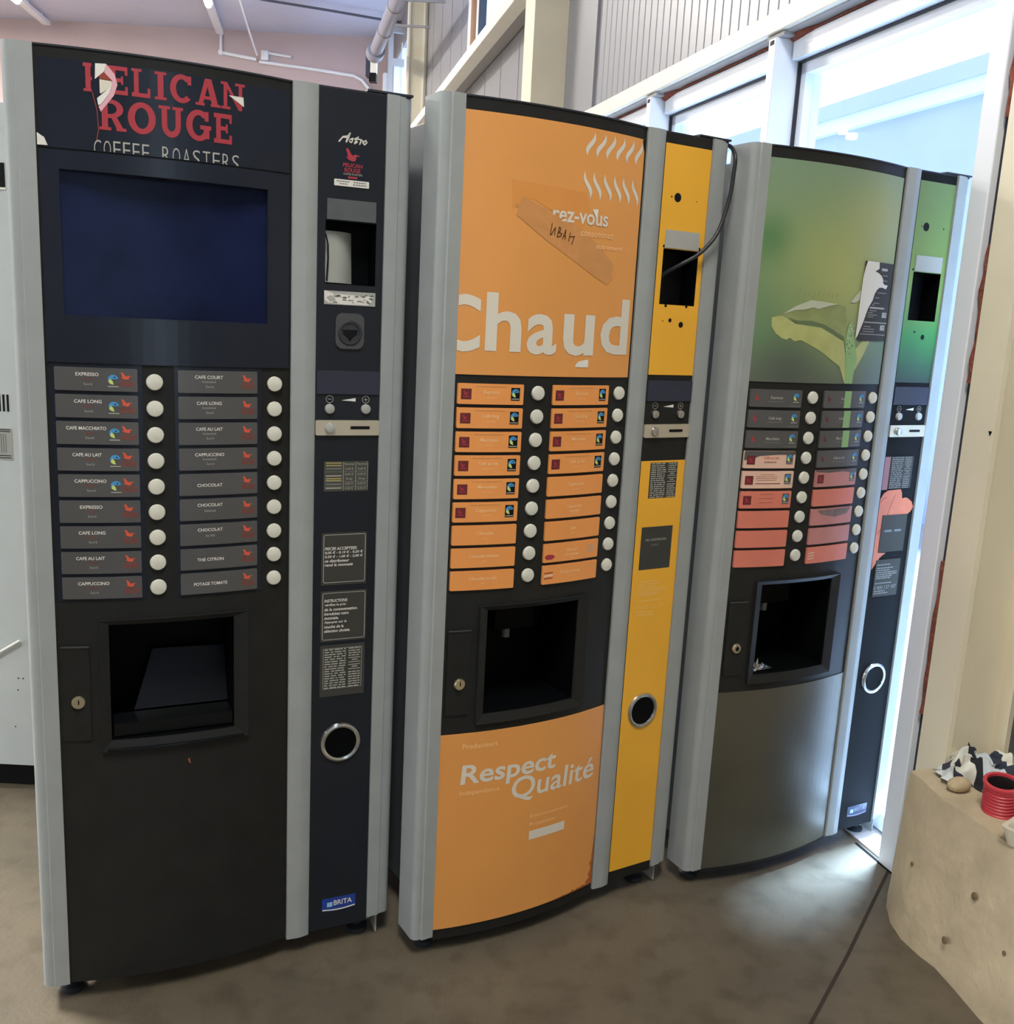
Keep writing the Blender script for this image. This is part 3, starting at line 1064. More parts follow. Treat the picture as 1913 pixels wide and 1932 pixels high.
    for u0, u1, z in ((0.513, 0.539, 1.6322), (0.519, 0.535, 1.6278), (0.546, 0.570, 1.6322), (0.545, 0.572, 1.6278)):
        x = u0
        while x < u1:
            lay(b, [rect(x, min(u1, x + 0.004), z, z + 0.0018)], flat, 0.0018, GREY)
            x += 0.0052
    part(b, 'white_sticker', root)
    # note reader: white cover inside the opening, torn label below
    b = MB()
    cv = []
    for k in range(9):
        t = k / 8
        cv.append((0.4960 + 0.060 * t, 0.004 + 0.030 * t ** 3))
    for (u0, y0), (u1, y1) in zip(cv, cv[1:]):
        b.poly([(u0, y0, 1.4445), (u1, y1, 1.4445), (u1, y1 + 0.010, 1.542), (u0, y0 + 0.010, 1.542)], PAPERGREY)
    part(b, 'note_cover', root, smooth=True)
    b = MB()
    b.tube([(0.4945, 0.0, 1.535), (0.4985, -0.004, 1.515), (0.4990, -0.004, 1.49), (0.4975, -0.001, 1.447)], 0.0016, INK, 6)
    part(b, 'wire', root, smooth=True)
    b = MB()
    slab(b, rect(0.4925, 0.5945, 1.4030, 1.4290), flat, 0.0, 0.001, PALEGREY)
    lay(b, tess([(0.4925, 1.429), (0.502, 1.4265), (0.512, 1.4235), (0.590, 1.4215), (0.587, 1.412), (0.581, 1.4045), (0.560, 1.4045), (0.535, 1.4035), (0.500, 1.4060), (0.4930, 1.412)]), flat, 0.0014, PAPER)
    rr = random.Random(5)
    for k in range(30):
        u, z = rr.uniform(0.498, 0.585), rr.uniform(1.407, 1.423)
        w, h = rr.uniform(0.002, 0.011), rr.uniform(0.0012, 0.003)
        lay(b, [[(u, z), (u + w, z + rr.uniform(-.001, .001)), (u + w * .8, z + h), (u + w * .2, z + h)]], flat, 0.0018, (GREY, TEXTDIM, STRIP)[k % 3])
    lay(b, tess([(0.497, 1.4165), (0.505, 1.420), (0.512, 1.4175), (0.513, 1.411), (0.504, 1.409)]), flat, 0.002, PALEGREY)
    part(b, 'torn_label', root)
    b = MB()
    slab(b, rrect(0.5155, 0.5725, 1.3190, 1.3875, 0.014), flat, 0.0, 0.004, mat('bezel grey', (70, 72, 74), 0.45))
    bz = part(b, 'coin_bezel', root)
    b = MB()
    b.lathe([(0.0245, 0.0), (0.0225, 0.0025), (0.0195, 0.0025), (0.0185, 0.0002), (0.0001, 0.0002)], (0.544, -0.007, 1.350), (0, -1, 0), mat('bezel dark', (46, 48, 52), 0.45), 28)
    lay(b, tess([(0.5285, 1.356), (0.5595, 1.356), (0.5575, 1.346), (0.550, 1.341), (0.544, 1.333), (0.538, 1.341), (0.5305, 1.346)]), flat, 0.0046, INK)
    part(b, 'coin_guide', bz)
    # price sheet
    b = MB()
    OLIVE = mat('price sheet', (70, 72, 64), 0.45)
    GOLD = mat('gold lettering', (172, 160, 98), 0.5)
    slab(b, rect(0.4975, 0.5880, 1.0340, 1.0950), flat, 0.0, 0.0006, OLIVE)
    for u in (0.5365, 0.5620, 0.5868):
        lay(b, [rect(u, u + 0.0009, 1.036, 1.094)], flat, 0.001, TEXTGREY)
    for z in (1.0735, 1.0535, 1.043):
        lay(b, [rect(0.498, 0.588, z, z + 0.0007)], flat, 0.001, TEXTDIM)
    for z, m in ((1.0905, GOLD), (1.0855, GOLD), (1.0645, TEXTGREY), (1.0590, GOLD), (1.0550, GOLD), (1.0395, TEXTGREY), (1.0790, TEXTDIM), (1.0475, TEXTDIM)):
        lay(b, [rect(0.501, 0.533, z, z + 0.0022)], flat, 0.001, m)
    for j, u in enumerate((0.5385, 0.5645)):
        for z, s in ((1.0875, 'Normal'), (1.0775, '0,40 €'), (1.0665, '0,35 €'), (1.0575, 'Sirop'), (1.0475, '0,50 €'), (1.0375, '0,45 €')):
            lay(b, line(s, u + 0.0105, z, 0.0044), flat, 0.001, TEXTGREY)
    part(b, 'price_sheet', root)
    b = MB()
    slab(b, rect(0.4945, 0.5890, 0.8380, 0.9480), flat, 0.0, 0.0008, PLATE)
    frame_lines(b, 0.4985, 0.5865, 0.8430, 0.9445, 0.0012, 0.004, 0.0012, TEXTGREY)
    for j, s in enumerate(('PIECES ACCEPTEES:', '0,05 € - 0,10 € - 0,20 €', '0,50 € - 1,00 € - 2,00 €', 'ce distributeur', 'rend la monnaie')):
        w = (0.068, 0.080, 0.080, 0.052, 0.060)[j]
        lay(b, fit(s, 0.5010, 0.5010 + w, 0.9120 - 0.0085 * j, 0.9182 - 0.0085 * j, 0.018, 0.2), flat, 0.0013, WHITE)
    part(b, 'coin_notice', root)
    b = MB()
    slab(b, rect(0.4945, 0.5910, 0.7160, 0.8250), flat, 0.0, 0.0008, PLATE)
    frame_lines(b, 0.4980, 0.5885, 0.7200, 0.8215, 0.0012, 0.004, 0.0012, TEXTGREY)
    for j, (s, w) in enumerate((('INSTRUCTIONS:', .049), ('vérifiez le prix', .046), ('de la consommation.', .071), ('Introduisez votre', .052), ('monnaie.', .031), ('Appuyez sur la', .048), ('touche de la', .042), ('sélection choisie.', .056))):
        lay(b, fit(s, 0.5020, 0.5020 + w, 0.8015 - 0.0093 * j, 0.8078 - 0.0093 * j, 0.018, 0.15), flat, 0.0013, WHITE)
    part(b, 'instruction_notice', root)
    b = MB()
    slab(b, rect(0.4945, 0.5900, 0.5950, 0.7080), flat, 0.0, 0.0008, PLATE)
    frame_lines(b, 0.5010, 0.5835, 0.6120, 0.7010, 0.0008, 0.001, 0.0012, TEXTGREY)
    text_sheet(b, 0.5010, 0.5835, 0.6120, 0.7010, TEXTGREY, 3)
    part(b, 'information_sheet', root)
    brita(root, 0.0, WHITE, BRITABLUE)


def brita(root, dz, ink, back):
    b = MB()
    z0 = 0.090 + dz
    slab(b, tess_outline(z0), flat, 0.0, 0.0008, back)
    lay(b, fit('BRITA', 0.533, 0.574, z0 + 0.0135, z0 + 0.0255, 0.012), flat, 0.0012, ink)
    lay(b, [rect(0.518, 0.530, z0 + 0.0115, z0 + 0.0225)], flat, 0.0012, PALEBLUE)
    sw = [(0.508 + 0.073 * k / 12, z0 + 0.0045 - 0.0035 * sin(pi * k / 12)) for k in range(13)]
    lay(b, [[sw[k], sw[k + 1], (sw[k + 1][0], sw[k + 1][1] + 0.0030), (sw[k][0], sw[k][1] + 0.0030)] for k in range(12)], flat, 0.0012, ink)
    part(b, 'filter_sticker', root)


def tess_outline(z0):
    return [(0.507, z0 + 0.032)] + [(0.507, z0 + 0.003)] + [(0.507 + 0.075 * k / 8, z0 + 0.003 - 0.0035 * sin(pi * k / 8)) for k in range(1, 8)] + [(0.582, z0 + 0.003), (0.582, z0 + 0.032)]


def swoosh(u0, z0, u1, z1, w, sgn):
    """a wavy steam mark from top (u0,z0) to bottom (u1,z1), pointed at both ends"""
    L_, R_ = [], []
    for k in range(17):
        t = k / 16
        u = u0 + (u1 - u0) * t + sgn * 0.0045 * sin(2 * pi * t)
        z = z0 + (z1 - z0) * t
        h = w * (sin(pi * t) ** 1.3) * (0.75 + 0.45 * t) / 2
        L_.append((u - h, z))
        R_.append((u + h, z))
    return [[L_[k], R_[k], R_[k + 1], L_[k + 1]] for k in range(16)]


def dress_orange(root):
    b = MB()
    slab(b, rect(0.0005, 0.4225, 1.2815, 1.7735), door, -0.002, 0.0022, ORANGE)
    up = part(b, 'poster', root)
    E = 0.0006
    b = MB()
    lay(b, tess([(0.097, 1.657), (0.268, 1.649), (0.279, 1.618), (0.262, 1.574), (0.144, 1.625), (0.101, 1.603)]), door, E, PATCH)
    part(b, 'unfaded_patch', up)
    b = MB()
    lay(b, tess([(0.121, 1.628), (0.138, 1.621), (0.185, 1.606), (0.259, 1.578), (0.312, 1.548), (0.354, 1.513), (0.349, 1.497), (0.352, 1.486), (0.337, 1.473), (0.300, 1.488), (0.258, 1.509), (0.18, 1.548), (0.109, 1.592), (0.113, 1.603), (0.108, 1.610), (0.117, 1.617)]), door, E + 0.0003, TAPE)
    part(b, 'adhesive_tape', up)
    b = MB()
    t1, z1 = (0.2785, 0.307, 0.332, 0.359, 0.386, 0.412), 1.7675
    b1 = (0.264, 0.2895, 0.316, 0.3445, 0.371, 0.399)
    t2 = (0.261, 0.285, 0.3135, 0.341, 0.366, 0.3935)
    b2 = (0.277, 0.302, 0.330, 0.357, 0.383, 0.410)
    for k in range(6):
        for sw in (swoosh(t1[k], 1.7675, b1[k], 1.7185, 0.0125, 1), swoosh(t2[k], 1.6920, b2[k], 1.6380, 0.0115, -1)):
            b = MB()
            lay(b, sw, door, E + 0.0002, CREAM)
            part(b, 'steam_mark', up)
    b = MB()
    big = [('C', -0.040, 0.046, 1.3255, 1.4365), ('h', 0.0565, 0.1330, 1.3290, 1.4425), ('a', 0.1455, 0.2150, 1.3250, 1.4060), ('u', 0.2310, 0.3115, 1.3250, 1.4090), ('d', 0.3290, 0.4115, 1.3300, 1.4460)]
    for ch, u0, u1, z0, z1 in big:
        g = fit(ch, u0, u1, z0, z1, bold=0.022)
        lay(b, [q for q in (clip(p, 0, 0.001, False) for p in g) if len(q) > 2], door, E + 0.0004, CREAM)
    lay(b, tess([(0.265, 1.302), (0.268, 1.308), (0.274, 1.3135), (0.285, 1.316), (0.300, 1.3185), (0.3005, 1.302)]), door, E + 0.0004, WHITE)
    part(b, 'large_lettering', up)
    b = MB()
    g = fit('rez-vous', 0.189, 0.329, 1.5880, 1.6095, bold=0.018)
    cut = []
    for p in g:
        if max(q[0] for q in p) < 0.2215:
            p = clip(p, 1, 1.5945 if min(q[0] for q in p) > 0.2015 else 1.5995, False)
        if len(p) > 2:
            cut.append(p)
    lay(b, cut, door, E + 0.0006, CREAM)
    lay(b, tess([(0.2855, 1.6190), (0.3005, 1.6205), (0.2985, 1.6030), (0.2955, 1.6040)]), door, E + 0.0008, WHITE)
    lay(b, fit('consommez', 0.259, 0.346, 1.5655, 1.5745), door, E + 0.0006, ORANGE_DIM)
    lay(b, fit('autrement', 0.301, 0.376, 1.5435, 1.5520), door, E + 0.0006, ORANGE_DIM)
    part(b, 'small_lettering', up)
    b = MB()
    for s in ([(0.1885, 1.583), (0.187, 1.572), (0.1855, 1.560), (0.188, 1.562), (0.1965, 1.576), (0.1955, 1.561)],
              [(0.2055, 1.576), (0.2015, 1.558)], [(0.2045, 1.577), (0.209, 1.576), (0.2085, 1.571), (0.2040, 1.567)], [(0.204, 1.567), (0.2125, 1.565), (0.209, 1.560), (0.2015, 1.5575)],
              [(0.2145, 1.555), (0.2215, 1.5735), (0.2205, 1.5545)], [(0.217, 1.561), (0.222, 1.5605)],
              [(0.2325, 1.5685), (0.2295, 1.552)], [(0.231, 1.5605), (0.2435, 1.5625), (0.2375, 1.547)]):
        lay(b, ribbon(s, 0.0017), door, E + 0.0010, INKBROWN)
    part(b, 'marker_scribble', up)
    b = MB()
    lay(b, tess([(0.415, 1.7725), (0.4222, 1.7735), (0.4222, 1.748), (0.4185, 1.758)]), door, E + 0.0008, INK)
    part(b, 'peeled_corner', up)
    # lower panel
    b = MB()
    slab(b, rect(0.0005, 0.4265, 0.0615, 0.5205), door, -0.002, 0.0022, ORANGE)
    lo = part(b, 'lower_panel', root)
    b = MB()
    lay(b, fit('Respect', 0.0460, 0.2860, 0.3890, 0.4475, bold=0.02, shear=0.08), door, E, CREAM)
    part(b, 'large_lettering', lo)
    b = MB()
    lay(b, fit('Qualité', 0.1665, 0.4075, 0.3385, 0.4010, bold=0.012, shear=0.08), door, E, CREAM)
    part(b, 'large_lettering', lo)
    b = MB()
    lay(b, fit('Producteurs', 0.049, 0.129, 0.4850, 0.4965), door, E, ORANGE_DIM)
    lay(b, fit('Indépendance', 0.047, 0.139, 0.3745, 0.3880), door, E, ORANGE_DIM)
    lay(b, fit('Environnement', 0.222, 0.328, 0.2930, 0.3010), door, E, ORANGE_DIM)
    lay(b, fit('Protection', 0.222, 0.291, 0.2720, 0.2815), door, E, ORANGE_DIM)
    lay(b, [rect(0.2215, 0.3215, 0.2390, 0.2605)], door, E, CREAM)
    part(b, 'small_lettering', lo)
    DIRT = mat('brown grime', (178, 98, 44), 0.6, var=0.15, scale=40)
    rr = random.Random(8)
    b = MB()
    edge = [(0.4262, 0.063), (0.4262, 0.19)]
    left = [(0.4262 - 0.022 * (1 - k / 14) ** 1.5 * rr.uniform(0.35, 1.1) - 0.001, 0.19 - 0.127 * (1 - k / 14)) for k in range(15)][::-1]
    lay(b, tess(edge + left), door, E, DIRT)
    part(b, 'grime', lo)
    b = MB()
    up_ = [(0.30 + 0.126 * k / 16, 0.0625 + rr.uniform(0.001, 0.012) * (k / 16)) for k in range(17)]
    lay(b, tess([(0.30, 0.0622), (0.426, 0.0622)] + up_[::-1]), door, E, DIRT)
    part(b, 'grime', lo)
    # yellow fields of the coin panel
    b = MB()
    cells(b, 0.4787, 0.607, 1.2885, 1.7760, [NOTE], flat, 0.0012, YELLOW)
    cells(b, 0.4787, 0.607, 0.0765, 1.0950, [], flat, 0.0012, YELLOW)
    part(b, 'yellow_panel', root)
    b = MB()
    for u, z, r in ((0.5215, 1.6685, 0.0095), (0.5045, 1.6685, 0.002), (0.5595, 1.4000, 0.0065), (0.5275, 1.4085, 0.0045), (0.507, 1.4065, 0.0015), (0.512, 1.4395, 0.0035), (0.571, 1.4405, 0.0035), (0.4945, 1.5650, 0.0035), (0.5945, 1.5660, 0.0035), (0.575, 1.665, 0.0012)):
        b = MB()
        lay(b, [disc(u, z, r)], flat, 0.0016, INK)
        part(b, 'screw_hole', root)
    b = MB()
    slab(b, rect(0.506, 0.5855, 1.0085, 1.0905), flat, 0.0012, 0.0006, PLATE)
    text_sheet(b, 0.506, 0.5855, 1.0085, 1.0905, TEXTGREY, 11, off=0.0022)
    part(b, 'information_sheet', root)
    b = MB()
    slab(b, rect(0.4955, 0.5865, 0.8400, 0.9410), flat, 0.0012, 0.0006, PLATE)
    lay(b, line('PRIX CONSOMMATION', 0.539, 0.9075, 0.0055, narrow=0.72), flat, 0.0022, TEXTGREY)
    lay(b, line('0,40 €', 0.536, 0.8950, 0.0055), flat, 0.0022, TEXTDIM)
    part(b, 'price_card', root)
    b = MB()
    rr = random.Random(9)
    for z, w in ((0.809, .050), (0.803, .062), (0.797, .050), (0.791, .080), (0.7855, .081), (0.780, .062), (0.7755, .055), (0.762, .068)):
        x = 0.5
        while x < 0.5 + w:
            q = rr.uniform(0.005, 0.014)
            lay(b, [rect(x, min(x + q, 0.5 + w), z, z + 0.0034)], flat, 0.0016, YELLOW_DIM)
            x += q + 0.0015
    lay(b, fit('0 800 137 107', 0.499, 0.581, 0.7430, 0.7530, 0.01), flat, 0.0016, YELLOW_DIM)
    for z in (0.735, 0.7285):
        lay(b, [rect(0.499, 0.548, z, z + 0.0034)], flat, 0.0016, YELLOW_DIM)
    part(b, 'contact_lettering', root)


def dress_green(root):
    b = MB()
    slab(b, rect(0.0005, 0.4200, 1.2815, 1.7730), door, -0.002, 0.0022, GREENPRINT)
    up = part(b, 'poster', root)
    E = 0.0006
    b = MB()
    stem = [(0.262, 1.385), (0.272, 1.335), (0.279, 1.2820), (0.305, 1.2820), (0.306, 1.310), (0.312, 1.342), (0.300, 1.374), (0.277, 1.432), (0.268, 1.420)]
    lay(b, tess([(0.357, 1.388), (0.337, 1.353), (0.308, 1.312), (0.304, 1.2820), (0.280, 1.2820), (0.276, 1.320), (0.290, 1.355), (0.312, 1.372), (0.33, 1.388)]), door, E, LEAF)
    lay(b, tess([(0.045, 1.428), (0.067, 1.438), (0.100, 1.455), (0.143, 1.469), (0.217, 1.467), (0.253, 1.462), (0.262, 1.420), (0.266, 1.383), (0.219, 1.396), (0.175, 1.412), (0.112, 1.421)]), door, E + 0.0002, LEAFDARK)
    lay(b, tess([(0.041, 1.428), (0.067, 1.433), (0.105, 1.416), (0.175, 1.413), (0.257, 1.382), (0.275, 1.335), (0.281, 1.2830), (0.276, 1.2830), (0.254, 1.322), (0.183, 1.358), (0.125, 1.380), (0.107, 1.376), (0.094, 1.384), (0.084, 1.379), (0.072, 1.382), (0.055, 1.392), (0.042, 1.408)]), door, E + 0.0004, LEAF)
    lay(b, tess([(0.080, 1.430), (0.110, 1.424), (0.150, 1.425), (0.190, 1.418), (0.258, 1.392), (0.258, 1.384), (0.180, 1.411), (0.112, 1.416)]), door, E + 0.0006, LEAFSHADE)
    lay(b, tess(stem), door, E + 0.0008, STEMGREEN)
    lay(b, tess([(0.069, 1.437), (0.100, 1.456), (0.142, 1.472), (0.180, 1.470), (0.225, 1.467), (0.195, 1.461), (0.165, 1.452), (0.150, 1.456), (0.130, 1.450), (0.100, 1.447)]), door, E + 0.0010, FROST)
    lay(b, tess([(0.266, 1.474), (0.283, 1.492), (0.298, 1.504), (0.298, 1.481), (0.28, 1.472)]), door, E + 0.0010, FROST)
    rr = random.Random(4)
    for k in range(26):
        u, z = 0.277 + rr.gauss(0, 0.008), rr.uniform(1.352, 1.425)
        lay(b, [disc(u, z, rr.uniform(0.0015, 0.0035), 8)], door, E + 0.0012, (FROST, LEAFSHADE)[k % 4 == 0])
    for k in range(9):
        u = 0.105 + 0.014 * k
        lay(b, ribbon([(u, 1.478 + 0.002 * (k % 3)), (u + 0.004, 1.492 - 0.003 * (k % 2))], 0.0022), door, E + 0.0002, LEAFDARK)
    part(b, 'leaf_print', up)
    b = MB()
    lay(b, tess([(0.302, 1.572), (0.4195, 1.572), (0.4195, 1.387), (0.306, 1.385), (0.297, 1.40)]), door, E + 0.0014, PLATE)
    ink = lambda a, c, z, w=0.003, m=TEXTGREY: lay(b, [rect(a, c, z, z + w)], door, E + 0.0017, m)
    ink(0.368, 0.393, 1.553, .006)
    for a, c, z in ((0.375, 0.397, 1.541), (0.378, 0.398, 1.529), (0.362, 0.399, 1.500), (0.355, 0.372, 1.488), (0.350, 0.374, 1.475), (0.345, 0.356, 1.4705), (0.338, 0.366, 1.457), (0.333, 0.352, 1.452), (0.333, 0.370, 1.447), (0.331, 0.356, 1.442),
                    (0.323, 0.350, 1.419), (0.320, 0.366, 1.413), (0.320, 0.366, 1.407)):
        ink(a, c, z, 0.0022, TEXTDIM)
    ink(0.338, 0.399, 1.4630, 0.0038)
    ink(0.322, 0.416, 1.4290, 0.0022)
    ink(0.312, 0.416, 1.4010, 0.0014)
    for u, z in ((0.392, 1.4430), (0.390, 1.4125)):
        ink(u, u + 0.020, z, 0.0125, PALEGREY)
        ink(u + 0.010, u + 0.017, z + 0.005, 0.0045, TEXTDIM)
    part(b, 'notice', up)
    b = MB()
    lay(b, tess([(0.309, 1.572), (0.355, 1.572), (0.357, 1.557), (0.342, 1.550), (0.356, 1.547), (0.370, 1.541), (0.378, 1.533), (0.379, 1.525), (0.387, 1.521), (0.401, 1.5205), (0.397, 1.514), (0.393, 1.511), (0.380, 1.514), (0.366, 1.513), (0.358, 1.508), (0.350, 1.498), (0.345, 1.483), (0.330, 1.462), (0.318, 1.430), (0.302, 1.396), (0.296, 1.389), (0.2965, 1.430), (0.297, 1.472), (0.2985, 1.530), (0.303, 1.555)]), door, E + 0.0022, PAPER)
    part(b, 'torn_paper', up)
    b = MB()
    slab(b, rect(0.0005, 0.4265, 0.046, 0.5205), door, -0.002, 0.0022, DARKSTEEL)
    part(b, 'lower_panel', root)
    # coin panel prints
    b = MB()
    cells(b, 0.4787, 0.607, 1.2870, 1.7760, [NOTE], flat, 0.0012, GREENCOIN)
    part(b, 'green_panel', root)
    b = MB()
    for u, z, r in ((0.5175, 1.6690, 0.0105), (0.501, 1.6695, 0.0018), (0.581, 1.6690, 0.0022), (0.5560, 1.4020, 0.0065), (0.5240, 1.4140, 0.003), (0.4900, 1.5650, 0.003), (0.5905, 1.5665, 0.003)):
        b = MB()
        lay(b, [disc(u, z, r)], flat, 0.0016, INK)
        part(b, 'screw_hole', root)
    b = MB()
    lay(b, [rect(0.4785, 0.4995, 1.010, 1.0965)], flat, 0.0010, mat('mauve print', (150, 104, 110), .5))
    lay(b, tess([(0.4785, 0.985), (0.488, 1.000), (0.503, 1.008), (0.551, 1.010), (0.557, 1.000), (0.560, 0.985), (0.572, 0.987), (0.581, 0.985), (0.598, 0.975), (0.6065, 0.961), (0.600, 0.950), (0.587, 0.941), (0.495, 0.941), (0.495, 0.842), (0.525, 0.840), (0.510, 0.832), (0.502, 0.826), (0.490, 0.810), (0.4785, 0.797)]), flat, 0.0012, FLESH)
    lay(b, ribbon([(0.482, 0.978), (0.488, 0.985), (0.500, 0.990)], 0.003), flat, 0.0014, FLESHLINE)
    lay(b, ribbon([(0.533, 0.995), (0.522, 0.972), (0.512, 0.943)], 0.003), flat, 0.0014, FLESHLINE)
    lay(b, ribbon([(0.494, 0.905), (0.484, 0.893)], 0.004), flat, 0.0014, FLESHLINE)
    part(b, 'hand_print', root)
    b = MB()
    slab(b, rect(0.5005, 0.5830, 1.0125, 1.0965), flat, 0.0, 0.0022, PLATE)
    text_sheet(b, 0.5005, 0.5790, 1.0125, 1.0965, TEXTDIM, 21, off=0.0026)
    part(b, 'information_sheet', root)
    b = MB()
    slab(b, rect(0.4950, 0.5875, 0.8430, 0.9425), flat, 0.0, 0.0024, PLATE)
    lay(b, [rect(0.507, 0.535, 0.897, 0.903), rect(0.545, 0.57, 0.897, 0.903)], flat, 0.0028, GREY)
    part(b, 'price_card', root)
    b = MB()
    slab(b, rect(0.4930, 0.5845, 0.7215, 0.8220), flat, 0.0, 0.0022, PLATE)
    rr = random.Random(19)
    for z, w in ((0.807, .050), (0.798, .062), (0.792, .050), (0.786, .078), (0.7805, .078), (0.775, .062), (0.770, .055), (0.7565, .062), (0.735, .040), (0.729, .052)):
        x = 0.497
        while x < 0.497 + w:
            q = rr.uniform(0.005, 0.014)
            lay(b, [rect(x, min(x + q, 0.497 + w), z, z + 0.003)], flat, 0.0026, TEXTDIM)
            x += q + 0.0015
    lay(b, fit('0 800 137 107', 0.496, 0.578, 0.7410, 0.7510, 0.01), flat, 0.0026, TEXTDIM)
    part(b, 'contact_notice', root)
    brita(root, -0.008, mat('dim white print', (130, 134, 150), 0.5), mat('dark blue sticker', (34, 42, 84), 0.3))


# ------------------------------------------------------------------ the hall
P0 = Vector((1.05, 2.43, 0))
WA = R(107)
WS, WO = Vector((cos(WA), sin(WA), 0)), Vector((sin(WA), -cos(WA), 0))       # along the window wall, and out of the hall
K0 = P0 + WS * 3.6
WB = R(103.9)
VS, VO = Vector((cos(WB), sin(WB), 0)), Vector((sin(WB), -cos(WB), 0))
ZV = Vector((0, 0, 1))
CEIL, BACK, FRONT, LEFT = 5.18, 14.6, -8.0, -15.0


def wp(s, o, z, far=False):
    return (K0 + VS * s + VO * o if far else P0 + WS * s + WO * o) + ZV * z


def wbox(b, s0, s1, o0, o1, z0, z1, m, far=False):
    S, O = (VS, VO) if far else (WS, WO)
    b.obox(wp(s0, o0, z0, far), S * (s1 - s0), O * (o1 - o0), ZV * (z1 - z0), m)


CONCRETE = mat('floor concrete', (98, 90, 75), 0.5, spec=0.35, var=0.22, scale=2.6, bump=0.12, bscale=90)
nt = CONCRETE.node_tree
tc_ = [n for n in nt.nodes if n.type == 'TEX_COORD'][0]
n_ = nt.nodes.new('ShaderNodeTexNoise')
n_.inputs['Scale'].default_value = 14
n_.inputs['Detail'].default_value = 8
nt.links.new(tc_.outputs['Object'], n_.inputs[0])
r_ = nt.nodes.new('ShaderNodeValToRGB')
r_.color_ramp.elements[0].position, r_.color_ramp.elements[0].color = 0.30, (0.62, 0.60, 0.56, 1)
r_.color_ramp.elements[1].position, r_.color_ramp.elements[1].color = 0.52, (1, 1, 1, 1)
nt.links.new(n_.outputs[0], r_.inputs[0])
m_ = nt.nodes.new('ShaderNodeMix')
m_.data_type, m_.blend_type = 'RGBA', 'MULTIPLY'
m_.inputs[0].default_value = 0.75
pr = nt.nodes['Principled BSDF']
nt.links.new(pr.inputs['Base Color'].links[0].from_socket, m_.inputs[6])
nt.links.new(r_.outputs[0], m_.inputs[7])
nt.links.new(m_.outputs[2], pr.inputs['Base Color'])
BLOCKC = mat('block concrete', (188, 173, 143), 0.8, var=0.16, scale=9, bump=0.35, bscale=40)
PINKWALL = mat('pink plaster', (202, 180, 178), 0.8, var=0.04, scale=2)
CEILM = mat('ceiling grey', (206, 208, 226), 0.8, var=0.02)
HALLWALL = mat('hall wall', (186, 180, 168), 0.8)
SHEET = mat('ribbed white sheet', (148, 148, 152), 0.33)
BEAM = mat('cream painted steel', (240, 236, 222), 0.45, var=0.03)
BEIGE = mat('beige column paint', (234, 225, 198), 0.55, var=0.05, scale=4)
FRAMEW = mat('white window frame', (236, 240, 246), 0.35)
GASKET = mat('dark gasket', (40, 44, 54), 0.5)
FOAM = mat('brown foam', (128, 66, 50), 0.8, var=0.3, scale=30, bump=0.8, bscale=60)
SOFFIT = mat('grey soffit', (168, 166, 166), 0.6)
GLASS = glass_mat('window glass', (0.93, 0.97, 1.0))
GROUND = mat('outside ground', (136, 136, 140), 0.8, var=0.05)
REFLTONE = mat('reflection blue grey', (158, 163, 192), 0.6, var=0.05, scale=1)  # tone of the reflection in the glass, put on the slab outside
REFLBAND = mat('reflection pale band', (200, 208, 232), 0.6)


def outline():
    far_end = (BACK - K0.y) / VS.y
    a, c, d = wp(-11.0, 0.22, 0), K0 + WO * 0.22, wp(far_end, 0.22, 0, True)
    return [Vector((LEFT, FRONT, 0)), Vector((a.x, FRONT, 0)), a, c, d, Vector((LEFT, BACK, 0))]


def slab_poly(name, z0, z1, m):
    b = MB()
    pts = outline()
    b.extrude([(p.x, p.y) for p in pts], z0, z1, m)
    return struct(b.build(name))


slab_poly('floor', -0.1, 0.0, CONCRETE)
slab_poly('ceiling', CEIL, CEIL + 0.1, CEILM)
b = MB()
b.box(LEFT, wp((BACK - K0.y) / VS.y, 0.4, 0, True).x, BACK, BACK + 0.15, 0, CEIL, PINKWALL)
struct(b.build('wall_back'))
b = MB()
for y0, y1, z0, z1 in ((FRONT, -6.5, 0, CEIL), (0.5, BACK, 0, CEIL), (-6.5, 0.5, 0, 0.6), (-6.5, 0.5, 3.9, CEIL)):  # opening added to let the side fill and sky in
    b.box(LEFT - 0.15, LEFT, y0, y1, z0, z1, HALLWALL)
struct(b.build('wall_left'))
b = MB()
b.box(LEFT, 6.0, FRONT - 0.15, FRONT, 0, CEIL, HALLWALL)
struct(b.build('wall_front'))
b = MB()
b.box(-30, 60, -30, 60, -0.16, -0.12, GROUND)
struct(b.build('outside_ground'))

# floor joint and door threshold
b = MB()
pts = [(1.072, 2.372), (0.976, 2.220), (0.838, 2.000), (0.681, 1.763), (0.40, 1.33)]
for (xa, ya), (xb, yb) in zip(pts, pts[1:]):
    d = Vector((xb - xa, yb - ya, 0))
    nn = Vector((-d.y, d.x, 0)).normalized() * 0.004
    b.obox(Vector((xa, ya, -0.002)) - nn, d, nn * 2, ZV * 0.0028, mat('joint', (52, 44, 36), 0.9))
struct(b.build('trim_1'))
b = MB()
wbox(b, -0.10, 0.075, -0.004, 0.004, -0.002, 0.002, mat('threshold groove', (22, 21, 21), 0.9, spec=0.1))
wbox(b, -0.02, 0.95, 0.012, 0.20, -0.002, 0.006, mat('threshold plate', (196, 194, 192), 0.5))
struct(b.build('trim_2'))

